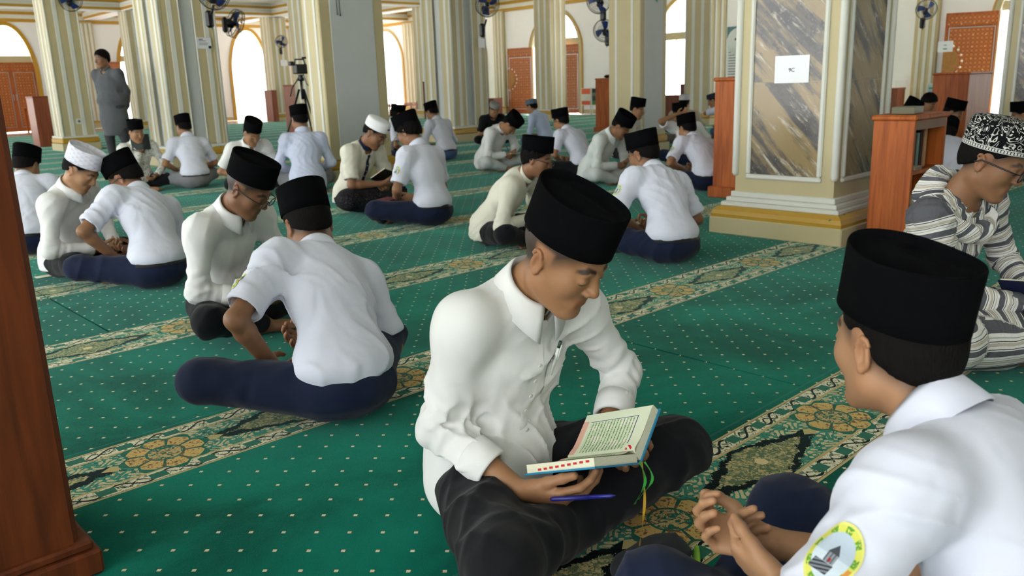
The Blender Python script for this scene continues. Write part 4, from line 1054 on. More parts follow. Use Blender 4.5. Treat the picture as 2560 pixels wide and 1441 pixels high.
o = MB().box(-.004, .004, -.004, .004, -.001, .001)
def ribbon(parent, pts, w, mat, name='ribbon'):
    P = np.array(pts, float); V = []; F = []
    for i, p in enumerate(P):
        a = math.radians(40 + 35 * math.sin(i * .9)); V += [p + np.array([math.cos(a), math.sin(a), 0]) * w / 2, p - np.array([math.cos(a), math.sin(a), 0]) * w / 2]
    for i in range(len(P) - 1): F.append((2 * i, 2 * i + 1, 2 * i + 3, 2 * i + 2))
    mesh_from(name, V, F, mat, parent, True)
GRN = plain('green_ribbon', srgb(66, 176, 72), .5, .4); YEL = plain('yellow_ribbon', srgb(226, 178, 60), .5, .4)
dwn = np.array([0, 0, -1.0]); _tc = nrm(-np.array([to_world(g, (-.068, .42, .24))[0], to_world(g, (-.068, .42, .24))[1], 0]))
for (mat, L_, off, wv) in ((GRN, .085, .0, .012), (GRN, .075, .010, .016), (YEL, .185, .005, .006)):
    pts = [_tc * (.006 + .012 * min(1, t * 3)) + np.array([off + wv * math.sin(t * 4), 0, .004]) + dwn * L_ * t for t in np.linspace(0, 1, 12)]; ribbon(bk, pts, .006, mat)
# pocket, placket, buttons and pen on the shirt
J = g['J']; f1 = g['shirt']; chest = J['wa'] * .25 + J['ch'] * .75
pc = chest + J['right'] * -.075 + J['up'] * .005
pk = patch(f1, pc, J['fwd'], J['right'], .085, .10, 12, 12, .0028, lambda a, b: (a, b if b > -.3 else b - .12 * (1 - abs(a) * 2) * (-.3 - b) / .2)); link('chest_pocket', pk, shirt_mat('white'), g['so'])
hm = patch(f1, pc + J['up'] * .043, J['fwd'], J['right'], .087, .014, 12, 3, .0040); link('pocket_hem', hm, shirt_mat('white'), g['so'])
pl = patch(f1, J['wa'] * .42 + J['ch'] * .58 + J['right'] * .004, J['fwd'], J['right'], .030, .36, 6, 40, .0026); link('button_placket', pl, shirt_mat('white'), g['so'])
for i in range(5):
    c = march(f1, (J['wa'] * (.9 - i * .22) + J['ch'] * (.1 + i * .22) + J['fwd'] * .2)[None], -J['fwd'][None])[0] + J['fwd'] * .0035
    b = MB().lathe([(.0052, -.001), (.0052, .0008), (.004, .0012), (.001, .0006)], 10); M = frame_matrix(c, np.array([J['right'], -J['up'], J['fwd']])); b.xf(M).build('button', plain('shirt_button', srgb(222, 220, 212), .3, .5), g['so'])
pn = march(f1, (pc + J['up'] * .05 + J['right'] * .022 + J['fwd'] * .2)[None], -J['fwd'][None])[0] + J['fwd'] * .007
po = empty('pocket_pen', tuple(to_world(g, pn - J['up'] * .055))); tag(po, 'white pen with dark green tip clipped in the reading boy\'s shirt pocket', 'pen')
pd = dir_world(g, J['up']); pd = nrm(pd); fd_ = nrm(dir_world(g, J['fwd']))
MB().tube([(0, 0, 0), pd * .072], .0038, 8).build('barrel', plain('white_plastic', srgb(228, 230, 226), .35, .5), po); MB().tube([pd * .072, pd * .088], [.004, .0034], 8).build('tip', plain('dark_green_plastic', srgb(40, 66, 54), .4, .5), po); MB().tube([pd * .082 + fd_ * .006, pd * .045 + fd_ * .007], .0014, 6).build('clip', plain('white_plastic', srgb(228, 230, 226), .35, .5), po)
_a = to_world(g, J['wr'][0] + J['hd'][0] * .085 + J['hn'][0] * -.020 + np.cross(J['hd'][0], J['hn'][0]) * .044); _b = to_world(g, J['wr'][0] + J['hd'][0] * .222 + J['hn'][0] * .002 + np.cross(J['hd'][0], J['hn'][0]) * .066)
pe = empty('ballpoint_pen', tuple(_a)); tag(pe, 'dark blue ballpoint pen held under the open book', 'pen'); _d = _b - _a
PENB = plain('dark_blue_plastic', srgb(30, 30, 116), .3, .5); MB().tube([(0, 0, 0), _d * .04, _d * .6], [.0035, .005, .005], 8).build('cap', PENB, pe); MB().tube([_d * .6, _d * .93, _d], [.0042, .0042, .001], 8).build('barrel', PENB, pe)
# ---- the boy in front right, seen from behind
RB = (.677, .855, 0.0)
G['front_right'] = g2 = person('boy in white uniform with round sleeve emblem, seen from behind at front right', RB, 238, .915,
    dict(lean=(15, 27, 39), neck=66, side=-6, head=(2, 5, 0), knee=((-.03, .555, .215), (-.34, .525, .14)), ankle=((-.28, .45, .05), (-.12, .40, .05)), foot=((-.9, .2, 0), (.5, .8, 0)), wrist=((-.195, .405, .275), (-.245, .293, .27)),
         pole=((1, -.5, -.6), (-1, -.6, -.35)), hand_d=((-.72, .62, .05), (-.22, .92, .12)), hand_n=((-.25, -.35, .85), (.75, .1, .45)), hands=[dict(curl=(55, 55, 30), thumb=(.5, .8, .3), tbend=20), dict(curl=((40, 50, 25), (45, 55, 30), (50, 55, 30), (55, 55, 30)), thumb=(.45, .9, .2), tbend=18)],
         seed=3.1, skin=2, wr=.0045, build=.95, twist=24, leg=1.12), h=.0038, belt=False, tilt=14)
J2 = g2['J']
def emblem_material():
    m = NM('woven_emblem', .8, .2); uvn = m.nt.nodes.new('ShaderNodeUVMap'); u, v, _w = m.xyz(uvn.outputs[0]); x = u - .5; y = v - .5; r = (x * x + y * y).sqrt(); a = y.atan2(x)
    n = m.noise(26, 2, .6, vec=uvn.outputs[0]); n2 = m.noise(9, 2, .6, vec=uvn.outputs[0])
    c = m.mix(r.lt(.36), m.mix(((a * 9.0).sin().gt(.1)) * n.gt(.42), srgb(206, 206, 92), srgb(96, 150, 56)), m.mix(y.gt(.0), srgb(196, 208, 218), srgb(176, 190, 204)))
    base_ = ((y + .20).abs().lt(.075)) * ((x - y * .35 + .02).abs().lt(.20)); c = m.mix(base_, c, m.mix(((y - x * .25) * 120.0).sin().gt(.1), srgb(52, 56, 62), srgb(120, 126, 134)))
    hall_ = x.abs().lt(.11) * y.gt(-.12) * y.lt(.03); c = m.mix(hall_, c, m.mix((x * 90.0).sin().gt(.0), srgb(92, 98, 106), srgb(140, 146, 152)))
    roof_ = y.gt(.03) * ((y - .03) * .8 + x.abs()).lt(.12) * y.lt(.2); c = m.mix(roof_, c, srgb(70, 74, 80)); c = m.mix(x.abs().lt(.025) * (y + .075).abs().lt(.03), c, srgb(150, 44, 44))
    c = m.mix(r.gt(.455), c, srgb(214, 212, 120)); sc = r.gt(.37) * r.lt(.45) * x.gt(.22) * (y + .12).abs().lt(.08); c = m.mix(sc, c, srgb(206, 140, 70)); m.color(c); m.bump(n, .3, .002); return m.m
EMB = emblem_material()
def disc_shape(a, b):
    r = max(abs(a), abs(b)) * 2; th = math.atan2(b, a); return (.5 * r * math.cos(th), .5 * r * math.sin(th))
def emblem(g, i, size=.062, hgt=.085, frac=.55, out=None, nu=14):
    J = g['J']; sh, el = J['sh'][i], J['elb'][i]; ax = nrm(el - sh); o_ = out if out is not None else nrm(np.array([(1, -1)[i], -.15, .15])); o_ = nrm(o_ - ax * (o_ @ ax)); c = sh + (el - sh) * frac
    n = nrm(o_); u = np.cross(-ax, n); me = patch(g['shirt'], c + n * .03, n, u, size, hgt, nu, nu, .0022, disc_shape)
    G_ = np.array([[(i2 / nu - .5), (j2 / nu - .5)] for j2 in range(nu + 1) for i2 in range(nu + 1)]); D_ = np.array([disc_shape(*q) for q in G_]) + .5
    L = np.empty(len(me.loops), np.int32); me.loops.foreach_get('vertex_index', L); me.uv_layers[0].data.foreach_set('uv', D_[L].astype(np.float32).ravel())
    o2 = link('sleeve_emblem', me, EMB, g['so']); o2['label'] = 'round green and yellow woven school emblem'; return o2
emblem(g2, 1, .062, .095, .58, out=np.array([-.95, -.28, .1]))
# ---- the boy in the striped hooded robe
def stripe_material():
    m = NM('striped_robe_cloth', .9, .1); a = m.nt.nodes.new('ShaderNodeAttribute'); a.attribute_name = 'St'; t = X(m.nt, a.outputs['Fac']) + m.noise(6, 2) * .02
    q = (t / .062).mod(1.0); wv = m.noise(160, 2)
    c = m.mix(q.lt(.30), srgb(222, 220, 214), srgb(92, 92, 98)); c = m.mix(q.gt(.36) * q.lt(.40), c, srgb(64, 64, 68)); c = m.mix(q.gt(.52) * q.lt(.66), c, srgb(188, 178, 162)); c = m.mix(q.gt(.70) * q.lt(.735), c, srgb(70, 70, 74)); c = m.mix(q.gt(.84) * q.lt(.87), c, srgb(150, 148, 148))
    m.color(c); f = m.noise(8, 4, .55, dist=1.4); m.bump(f + wv * .05, .4, .03); return m.m
STRIPE = stripe_material()
def paint_stripes(ob, J):
    me = ob.data; n = len(me.vertices); V = np.empty(n * 3, np.float32); me.vertices.foreach_get('co', V); V = V.reshape(-1, 3).astype(float)
    best = np.full(n, 9.0); S = np.zeros(n)
    def seg(A, B, off, val):
        nonlocal best, S
        pa = V - A; ba = B - A; t = np.clip(pa @ ba / (ba @ ba), 0, 1); d = np.sqrt(((pa - t[:, None] * ba) ** 2).sum(1)) - off; m = d < best; best = np.where(m, d, best); S = np.where(m, val(pa, ba, t), S)
    tors = lambda pa, ba, t: (pa @ J['right']) + .35 * np.abs(pa @ J['fwd'])
    seg(J['pel'], J['nk'], .12, tors)
    for i in (0, 1):
        L1 = np.linalg.norm(J['elb'][i] - J['sh'][i]); seg(J['sh'][i], J['elb'][i], .055, lambda pa, ba, t: t * L1); seg(J['elb'][i], J['wr'][i], .045, lambda pa, ba, t: L1 + t * .235)
        seg(J['hip'][i], J['knee'][i], .08, lambda pa, ba, t: pa[:, 2] * .9 + .3 * pa[:, 1]); seg(J['knee'][i], J['ankle'][i], .06, lambda pa, ba, t: pa[:, 2] * .9 + .3 * pa[:, 1])
    at = me.attributes.new('St', 'FLOAT', 'POINT'); at.data.foreach_set('value', S.astype(np.float32))
SP = (1.475, 2.83, 0.0); SPSI = 58
g3 = person('boy in grey striped hooded robe and black cap with white embroidery, reading at right', SP, SPSI, .97,
    dict(lean=(7, 15, 24), side=6.5, neck=36, head=(-14, 24, 0), sleeve='long', hem=.02, loose=.018, wr=.0042, seed=8.7, skin=1, knee=((.31, .29, .13), (-.31, .27, .13)), wrist=((-.01, .32, .22), (-.14, .30, .22)), hand_d=((-.6, .8, 0), (.3, .9, 0)), hand_n=((.1, 0, 1), (-.1, 0, 1)), leg=1.12, sarong=True),
    shirt=STRIPE, trousers=STRIPE, hat='maze_kufi', hatmat=MAZE, h=.005, glass=False, belt=False, collar=None, hair='short', hatdz=-.006, tilt=10)
G['striped'] = g3
J3 = g3['J']; paint_stripes(g3['so'], J3); paint_stripes(g3['to'], J3)
hs = SDF(); nb = 14; ring = []
for k in range(nb + 1):
    a = math.pi * (2 * k / nb); bk3 = (1 - math.cos(a)) / 2; ring.append(J3['nk'] + J3['right'] * (.108 * math.sin(a)) + J3['fwd'] * (.090 * math.cos(a) + .012) + J3['up'] * (-.105 * (1 - bk3) - .012 * bk3))
for k in range(nb):
    th = .030 + .016 * (1 - math.cos(math.pi * (2 * k / nb))) / 2; hs.rc(ring[k], ring[k + 1], th, th, .02)
hs.ell(J3['nk'] - J3['fwd'] * .105 - J3['up'] * .03, (.085, .04, .075), np.array([J3['right'], J3['fwd'], J3['up']]), .03)
hs.rc(J3['nk'], J3['nk'] + J3['nd'] * .2, .06, .066, .01, 'sub'); hs.post = wrinkle(.007, 2.0, 1.3)
V, F = hs.mesh(.006); ho = link('hood', np_mesh('hood', smooth_np(V, F, 1), F), STRIPE, g3['so'])
me = ho.data; at = me.attributes.new('St', 'FLOAT', 'POINT'); rel = V - J3['nk']; at.data.foreach_set('value', ((np.arctan2(rel @ J3['right'], rel @ J3['fwd'])) * .09 + .8 * (rel @ J3['up'])).astype(np.float32))
bk2 = open_book('navy_book', 'dark navy covered book in the striped boy\'s hands', to_world(g3, (-.06, .42, .225)), dir_world(g3, (.05, -.95, -.1)), dir_world(g3, (.6, 0, .8)), dir_world(g3, (-.85, 0, .5)), .15, .10, .009, NAVYC)
G['left_a'] = person('boy in white long-sleeved shirt and glasses, black hat, facing a classmate at left', (-1.239, 3.399, 0), 38, 0.916,
    dict(head=(-22, 36, 4), lean=(11.4, 23.2, 34.3), neck=49.2, knee=((0.31, 0.3, 0.13), (-0.31, 0.27, 0.13)), sleeve='rolled', hem=0.1, skin=3, seed=4.0, wrist=((0.06, 0.3, 0.17), (-0.1, 0.3, 0.18)), side=5.0), shirt='white', trousers='black', h=0.006, glass=False, belt=False, hair='fade')
G['left_b'] = person('boy seen from behind, white short-sleeved uniform shirt and navy trousers, middle left', (-0.502, 2.318, 0), 208, 0.947,
    dict(head=(6, 30, 0), lean=(26.5, 41.7, 55.2), neck=57.7, knee=((0.32, 0.27, 0.14), (-0.36, 0.26, 0.15)), wrist=((0.09, 0.3, 0.17), (-0.14, 0.25, 0.16)), pole=((1.0, -0.6, -0.3), (-1.0, -0.5, -0.5)), seed=2.0, skin=1, wr=0.0042, side=14.0), h=0.0055, belt=False)
G['cap_left'] = person('boy in white embroidered cap and white long-sleeved shirt leaning to his partner', (-2.468, 4.499, 0), 50, 0.900,
    dict(knee=((0.26, 0.26, 0.13), (-0.23, 0.24, 0.13)), head=(-5, 38, 0), lean=(10.2, 20.3, 30.4), sleeve='long', hem=0.06, skin=2, seed=5.0, side=10.7, neck=38.3), shirt='white', trousers='black', hat='white_songkok', hatmat=WKUFI, h=0.007, belt=False)
G['specs_left'] = person('boy with black hat and dark glasses in uniform, back turned, bare foot showing', (-1.803, 4.140, 0), 210, 0.923,
    dict(head=(-28, 36, 0), lean=(22.8, 37.2, 47.5), neck=53.2, skin=1, seed=6.0, knee=((0.29, 0.27, 0.13), (-0.3, 0.3, 0.14)), ankle=((0.05, 0.3, 0.05), (-0.1, 0.42, 0.04)), foot=((-0.8, 0.4, 0), (0.45, 0.9, 0)), wrist=((0.08, 0.3, 0.18), (-0.12, 0.24, 0.17)), pole=((1, -0.3, -0.5), (-1, -0.1, -0.6)), side=13.6), h=0.0065, glass=False)
G['edge_left'] = person('boy in uniform half hidden by the wooden cabinet at the left edge, seen from behind', (-3.066, 5.195, 0), 170, 0.926,
    dict(head=(25, 30, 0), seed=7.0, lean=(25.9, 39.9, 51.9), side=-3.8, neck=55.9), h=0.01, trousers='navy')
G['book_boy'] = person('boy in patterned white shirt holding a small dark book up to his face', (-3.911, 8.789, 0), 18, 0.874,
    dict(knee=((0.24, 0.28, 0.13), (-0.24, 0.28, 0.13)), head=(-8, 16, 4), lean=(10.6, 18.0, 26.2), neck=30.0, sleeve='long', hem=0.06, seed=8.0, wrist=((0.02, 0.2, 0.47), (-0.12, 0.26, 0.18)), pole=((1, -0.3, -0.8), (-1, -0.3, -0.5)), hand_d=((-0.3, 0.3, 0.9), None), hand_n=((-0.6, -0.7, 0.2), None), side=4.4), shirt=PATT, trousers='black', h=0.009, belt=False)
G['grey_back'] = person('boy in uniform shirt and grey trousers with black belt, seen from behind', (-3.307, 8.763, 0), 197, 0.933,
    dict(head=(-8, 22, 0), lean=(14.8, 24.2, 32.5), neck=36.2, seed=9.0, knee=((0.28, 0.25, 0.13), (-0.29, 0.25, 0.13)), side=3.6), trousers='grey', h=0.009)
G['specs_mid'] = person('boy with glasses looking down, white shirt, just right of the striped column', (-2.600, 8.245, 0), 15, 0.942,
    dict(knee=((0.24, 0.28, 0.13), (-0.24, 0.28, 0.13)), head=(-12, 36, 0), seed=10.0, skin=0, lean=(19.8, 30.7, 40.6), side=1.3, neck=46.7), shirt='white', trousers='black', h=0.009, glass=True, belt=False)
G['lilac_back'] = person('boy in pale lilac long-sleeved shirt seen from behind below the tripod camera', (-1.937, 7.990, 0), 187, 0.978,
    dict(knee=((0.24, 0.28, 0.13), (-0.24, 0.28, 0.13)), head=(-14, 18, 0), lean=(9.2, 14.7, 21.8), neck=26.7, sleeve='long', hem=0.04, loose=0.012, seed=11.0, side=0.8), shirt='lilac', trousers='grey', h=0.008, belt=False)
G['placket_boy'] = person('boy in plain white cap and white shirt with navy collar and button strip', (-1.286, 6.716, 0), 45, 0.967,
    dict(head=(-12, 38, 0), lean=(13.4, 24.2, 34.6), neck=48.2, seed=12.0, sarong=True, skin=1, hem=0.08, wrist=((0.02, 0.36, 0.24), (-0.12, 0.3, 0.2)), side=-0.2), shirt='cream', trousers=SARONG, hat='plain_kufi', hatmat=PKUFI, h=0.0065, glass=True, belt=False, collar='band')
G['specs_centre'] = person('boy with black hat and thin glasses in uniform, facing the plain white cap', (-0.541, 5.821, 0), 228, 0.948,
    dict(head=(-6, 30, 0), lean=(7.8, 16.8, 24.1), neck=36.8, seed=13.0, skin=1, knee=((0.28, 0.26, 0.13), (-0.31, 0.3, 0.14)), ankle=((0.05, 0.3, 0.05), (-0.12, 0.4, 0.04)), foot=((-0.8, 0.4, 0), (0.3, 0.9, 0)), side=4.2), h=0.0065, glass=True, hair='full')
G['hidden_hat'] = person('boy hidden except for a peaked black hat above the thin-glasses boy', (-1.623, 10.950, 0), 100, 0.904,
    dict(head=(0, 20, 0), seed=14.0, lean=(11.7, 18.5, 25.8), side=-1.1, neck=34.5), h=0.012)
G['jeans_back'] = person('boy in white shirt and grey-blue trousers sitting before the broad middle column', (-0.814, 11.147, 0), 222, 0.945,
    dict(head=(-4, 26, 0), lean=(13.3, 22.9, 32.0), neck=38.9, seed=15.0, sleeve='long', side=1.6), trousers='jeans', h=0.01)
G['black_shirt'] = person('boy in grey knitted cap and black shirt reading by the middle column', (-0.273, 13.620, 0), 15, 0.931,
    dict(head=(-10, 30, 0), seed=16.0, wrist=((0.03, 0.26, 0.3), (-0.12, 0.26, 0.28)), lean=(19.7, 30.5, 40.4), side=1.3, neck=46.5), shirt='black', trousers='black', hat='grey_kufi', hatmat=GKUFI, h=0.012, belt=False, collar='band')
G['writer'] = person('boy in long white robe bent low over his writing, black hat tipped forward', (-0.230, 9.603, 0), 45, 0.958,
    dict(head=(-20, 62, 8), lean=(18.9, 33.3, 48.9), neck=65.3, seed=17.0, sleeve='long', hem=0.03, loose=0.012, wrist=((0.02, 0.32, 0.2), (-0.12, 0.3, 0.19)), side=2.6), shirt='white', trousers='white', h=0.008, belt=False, collar='band')
G['tweed_cap'] = person('boy in grey patterned cap and pale blue shirt behind the writing boy', (0.620, 12.863, 0), 238, 0.929,
    dict(head=(0, 20, 0), lean=(15.7, 25.5, 36.1), neck=39.5, seed=18.0, sleeve='long', side=1.0), shirt='blue', trousers='jeans', hat='tweed_kufi', hatmat=TKUFI, h=0.011, belt=False)
G['specs_back'] = person('boy with black hat and glasses in white shirt left of the wooden cabinet', (0.786, 8.577, 0), 230, 0.912,
    dict(head=(-5, 18, 0), lean=(21.0, 33.5, 45.8), neck=47.5, seed=19.0, side=2.9), trousers='black', h=0.009, glass=False)
G['cream_boy'] = person('boy with glasses in cream band-collar shirt right behind the reading boy', (-0.114, 5.017, 0), 62, 0.887,
    dict(head=(-8, 16, 0), lean=(23.1, 37.7, 48.8), neck=55.7, seed=20.0, sleeve='long', hem=0.05, loose=0.006, skin=1, wrist=((0.06, 0.3, 0.2), (-0.1, 0.3, 0.2)), side=5.8), shirt='cream', trousers='black', h=0.0065, glass=False, belt=False, collar='band', hair='full')
G['lean_back'] = person('boy in uniform seen from behind left of the marble pillar, head turned left', (0.868, 4.318, 0), 216, 0.919,
    dict(head=(-20, 22, 0), lean=(21.2, 35.8, 48.9), neck=57.8, seed=21.0, skin=1, knee=((0.28, 0.25, 0.13), (-0.28, 0.28, 0.13)), side=7.1), h=0.0065)
G['robe_sage'] = person('boy in pale sage robe and black hat bending forward beside the white pillar', (0.828, 8.043, 0), 52, 0.932,
    dict(head=(-10, 44, 6), lean=(18.4, 33.5, 45.7), neck=59.5, seed=22.0, sleeve='long', hem=0.03, loose=0.012, skin=1, wrist=((0.02, 0.32, 0.2), (-0.1, 0.32, 0.2)), side=3.8), shirt='robe', trousers='white', h=0.008, belt=False)
G['page_reader'] = person('boy with glasses reading an open book against the white pillar', (1.427, 10.486, 0), 58, 0.917,
    dict(head=(-5, 20, 4), lean=(14.4, 22.7, 31.5), neck=38.7, seed=23.0, sleeve='long', hem=0.06, wrist=((-0.02, 0.32, 0.3), (-0.14, 0.32, 0.3)), side=2.1), shirt='cream', trousers='black', h=0.01, glass=True, belt=False)
G['emblem_back'] = person('boy in uniform with sleeve emblem sitting before the wooden cabinet of the marble pillar', (1.744, 7.170, 0), 218, 0.907,
    dict(head=(-4, 22, 0), lean=(26.2, 41.3, 54.0), neck=57.3, seed=24.0, side=5.3), h=0.008)
G['arm_up'] = person('boy in white shirt with one bare arm raised to his black hat', (2.095, 9.277, 0), 210, 0.925,
    dict(head=(-5, 14, 0), lean=(25.2, 37.8, 46.9), neck=49.8, seed=25.0, wrist=((0.1, 0.26, 0.2), (-0.16, 0.16, 0.62)), pole=((1, -0.3, -0.5), (-1, 0.3, -0.9)), side=-0.3), shirt='white', trousers='navy', h=0.01)
G['grey_shirt_far'] = person('person in beige shirt and white knitted cap in the back beyond the white pillar', (2.584, 12.054, 0), 190, 0.951,
    dict(head=(20, 10, 0), lean=(20.0, 31.0, 39.7), neck=39.0, seed=26.0, side=1.8), shirt='beige', trousers='grey', hat='white_kufi', hatmat=WKUFI, h=0.012, belt=False)
G['far_profile'] = person('boy in dark checked cap holding a hand to his face before the far bright window', (3.632, 13.492, 0), 262, 0.933,
    dict(head=(0, 24, 0), lean=(18.1, 28.2, 37.6), neck=44.2, seed=27.0, wrist=((0.1, 0.26, 0.2), (-0.06, 0.24, 0.55)), pole=((1, -0.3, -0.5), (-1, 0.2, -0.9)), side=0.4), shirt='uniform', trousers='jeans', hat='dark_kufi', hatmat=DKUFI, h=0.012, belt=False)
G['peek_hat'] = person('boy behind the low bookcase of whom only the tilted black hat shows', (4.297, 9.531, 0), 60, 0.893,
    dict(head=(0, 40, 0), seed=28.0, lean=(21.3, 33.0, 43.4), side=6.5, neck=49.0), h=0.012)
G['bare_head'] = person('bareheaded boy with thick black hair and white shirt behind the low bookcase', (4.934, 10.321, 0), 62, 0.906,
    dict(head=(-5, 34, 0), lean=(13.7, 24.5, 34.4), neck=44.5, seed=29.0, sleeve='long', side=4.4), shirt='white', trousers='black', hat=None, hair='full', h=0.011, belt=False)
G['right_profile'] = person('boy in black hat in profile looking down, right of the low bookcase', (4.177, 8.426, 0), 68, 0.889,
    dict(head=(-5, 24, 0), lean=(18.5, 32.7, 43.5), neck=52.7, seed=30.0, sleeve='long', side=5.9), shirt='white', trousers='black', h=0.01, belt=False)
G['bent_hat'] = person('boy in white shirt bowed low, black hat tipped sideways, behind the bookcase', (3.534, 6.391, 0), 205, 0.923,
    dict(head=(10, 42, 14), lean=(33.3, 51.9, 68.4), neck=71.9, seed=31.0, sleeve='long', hem=0.06, side=2.2), shirt='uniform', trousers='navy', h=0.009, belt=False)
G['edge_right'] = person('boy in black hat in profile cut by the right edge, before the second marble pillar', (4.801, 7.281, 0), 285, 0.855,
    dict(head=(0, 14, 0), lean=(20.1, 31.1, 41.8), neck=43.1, seed=32.0, sleeve='long', side=-3.9), shirt='white', trousers='navy', h=0.01)
# ---- details on the other people
for key, i, kw in (('left_b', 1, dict(size=.036, hgt=.07, frac=.6)), ('lean_back', 1, dict(size=.05, hgt=.075)), ('emblem_back', 1, dict(size=.05, hgt=.07)), ('grey_back', 1, dict(size=.05, hgt=.07)), ('specs_centre', 1, dict(size=.05, hgt=.07))): emblem(G[key], i, nu=8, **kw)
NAVYS = cloth('navy_strip_cloth', srgb(26, 34, 60), fold=.1)
g = G['placket_boy']; J = g['J']
pl = patch(g['shirt'], J['wa'] * .35 + J['ch'] * .65, J['fwd'], J['right'], .032, .30, 5, 30, .003); link('button_placket', pl, NAVYS, g['so'])
for ch in list(g['so'].children):
    if ch.name.startswith('collar'): ch.data = ch.data.copy(); ch.data.materials.clear(); ch.data.materials.append(NAVYS)
for i in range(4):
    c = march(g['shirt'], (J['wa'] * (.8 - i * .25) + J['ch'] * (.2 + i * .25) + J['fwd'] * .2)[None], -J['fwd'][None])[0] + J['fwd'] * .004
    MB().lathe([(.005, -.001), (.005, .001), (.001, .001)], 8).xf(frame_matrix(c, np.array([J['right'], -J['up'], J['fwd']]))).build('button', plain('shirt_button', srgb(222, 220, 212), .3, .5), g['so'])
# a woven label on the plain white cap
hatl = [c for c in g['root'].children if c.name.startswith('cap')][0]
MB().box(-.017, .017, .104, .1085, .030, .042).build('cap_label', plain('dark_label', srgb(40, 40, 42), .6), hatl)
# front plackets of shirts turned to the camera
for key in ('left_a', 'cap_left', 'cream_boy', 'robe_sage', 'writer'):
    g = G[key]; J = g['J']; m_ = g['so'].data.materials[0]
    pl = patch(g['shirt'], J['wa'] * .38 + J['ch'] * .62, J['fwd'], J['right'], .028, .30, 4, 24, .0026); link('button_placket', pl, m_, g['so'])
# ---- the standing man in grey
sp = gp(305, 424); sp[2] = 0
gm = person('man with short black hair standing in dark grey tunic and trousers, hands behind him', tuple(sp), 318, .985,
    dict(stand=True, pel_z=.86, lean=(0, 2, 6), neck=14, head=(12, 6, 0), knee=((.10, .03, .47), (-.12, .0, .47)), ankle=((.11, .0, .08), (-.14, -.02, .08)), foot=((.15, 1, 0), (-.15, 1, 0)), wrist=((.20, -.03, .60), (-.10, -.15, .84)), pole=((.3, -1, -.1), (-1, -.5, 0)), hand_d=((0, 0, -1), (.8, -.2, -.4)), hand_n=((-1, 0, 0), (0, 1, 0)),
         sleeve='long', hem=.47, loose=.03, seed=40., skin=3, build=1.14, leg=1.0), shirt='grey', trousers='darkgrey', hat=None, hair='full', h=.010, belt=False, collar='band')
# ================================================================ furniture and fittings
CABW = wood('orange_brown_wood', srgb(150, 70, 18), srgb(182, 96, 36), 2, .5); CABD = wood('dark_red_wood', srgb(84, 36, 18), srgb(112, 54, 28), 2, .5); CABL = wood('deep_orange_brown_wood', srgb(84, 34, 6), srgb(110, 50, 12), 2, .65); CABR = wood('red_brown_wood', srgb(128, 66, 42), srgb(150, 84, 56), 2, .4); RAW = plain('raw_board_edge', srgb(140, 112, 96), .7, .2, .3, 40)
BLACKP = plain('black_plastic', srgb(18, 18, 20), .35, .5); CHROME = plain('grey_metal', srgb(150, 150, 150), .3, .5, metal=.8)
def bookcase(label, a0, a1, b0, b1, h, wood_m=CABW, open_side='v', shelves=(.45,), top=.03, foot=.03, name='bookcase'):
    t = empty(name, BW((a0 + a1) / 2, (b0 + b1) / 2, .0036), TH); tag(t, label, 'bookcase'); w, d = (a1 - a0) / 2, (b1 - b0) / 2; k = .022
    if open_side == 'v':
        for s in (-1, 1): MB().box(s * w - (k if s > 0 else 0), s * w + (0 if s > 0 else k), -d, d, .0, h - top, .002).build('side_panel', wood_m, t)
        MB().box(-w + k, w - k, d - .012, d, .02, h - top).build('back_panel', wood_m, t)
        for z in shelves: MB().box(-w + k, w - k, -d + .004, d - .012, z - .02, z).build('shelf', wood_m, t)
        MB().box(-w + k, w - k, -d + .004, d - .012, .03, .055).build('shelf', wood_m, t)
        MB().box(-w + k, w - k, -d, -d + .016, h - top - .05, h - top).build('rail', RAW, t)
    else:
        MB().box(-w, w, -d, d, .0, h - top, .003).build('carcass', wood_m, t)
    MB().box(-w - .012, w + .012, -d - .012, d + .012, h - top, h, .008).build('top_board', wood_m, t)
    if foot: 
        for s in (-1, 1): MB().box(s * w - (.05 if s > 0 else foot), s * w + (foot if s > 0 else .05), -d - foot, d + foot, 0, .09, .006).build('foot', wood_m, t)
    return t
def thing_box(name, label, cat, a, b, z, parts, group=None, rz=0.0):
    t = empty(name, BW(a, b, z), TH + rz); tag(t, label, cat, group)
    for (nm, bx, mt) in parts: MB().box(*bx, .002).build(nm, mt, t)
    return t
# tall cabinet at the left edge, nearest thing to the camera
t = empty('wooden_cabinet', BW(-.065, 1.915, .0036), TH); tag(t, 'tall orange-brown wooden cabinet cut by the left edge of the picture, nearest the viewer', 'cabinet')
MB().box(-.45, .45, -.19, .16, .0, 1.42, .012).build('carcass', CABL, t); MB().box(-.47, .47, -.21, .18, 1.42, 1.46, .01).build('top_board', CABL, t)
MB().box(-.48, .482, -.215, .20, 0, .055, .006).build('foot', CABL, t); MB().box(-.47, .47, -.205, .19, .055, .075, .005).build('foot_moulding', CABL, t)
bookcase('orange-brown wooden cabinet standing left of the near marble pillar', 5.89, 6.7, 3.28, 3.80, .96, CABW, 'x')
bookcase('low open wooden bookcase with old books right of the near marble pillar', 4.62, 5.08, 1.745, 1.965, .73, CABW, 'v', (.43,), foot=0)
a_, b_ = ga(1497, 330); bookcase('wooden cabinet with a black bag on top, left of the white pillar', a_, a_ + .7, b_ - .32, b_ + .08, 1.03, CABW, 'x')
a_, b_ = ga(757, 340); bookcase('wooden cabinet behind the tripod camera', a_ - .1, a_ + .55, b_, b_ + .5, 1.12, CABR, 'x', foot=0)
a_, b_ = ga(2420, 362); bookcase('tall wooden cabinet beside the second marble pillar at right', a_ - .25, a_ + .6, b_ - .02, b_ + .42, .93, CABW, 'x')
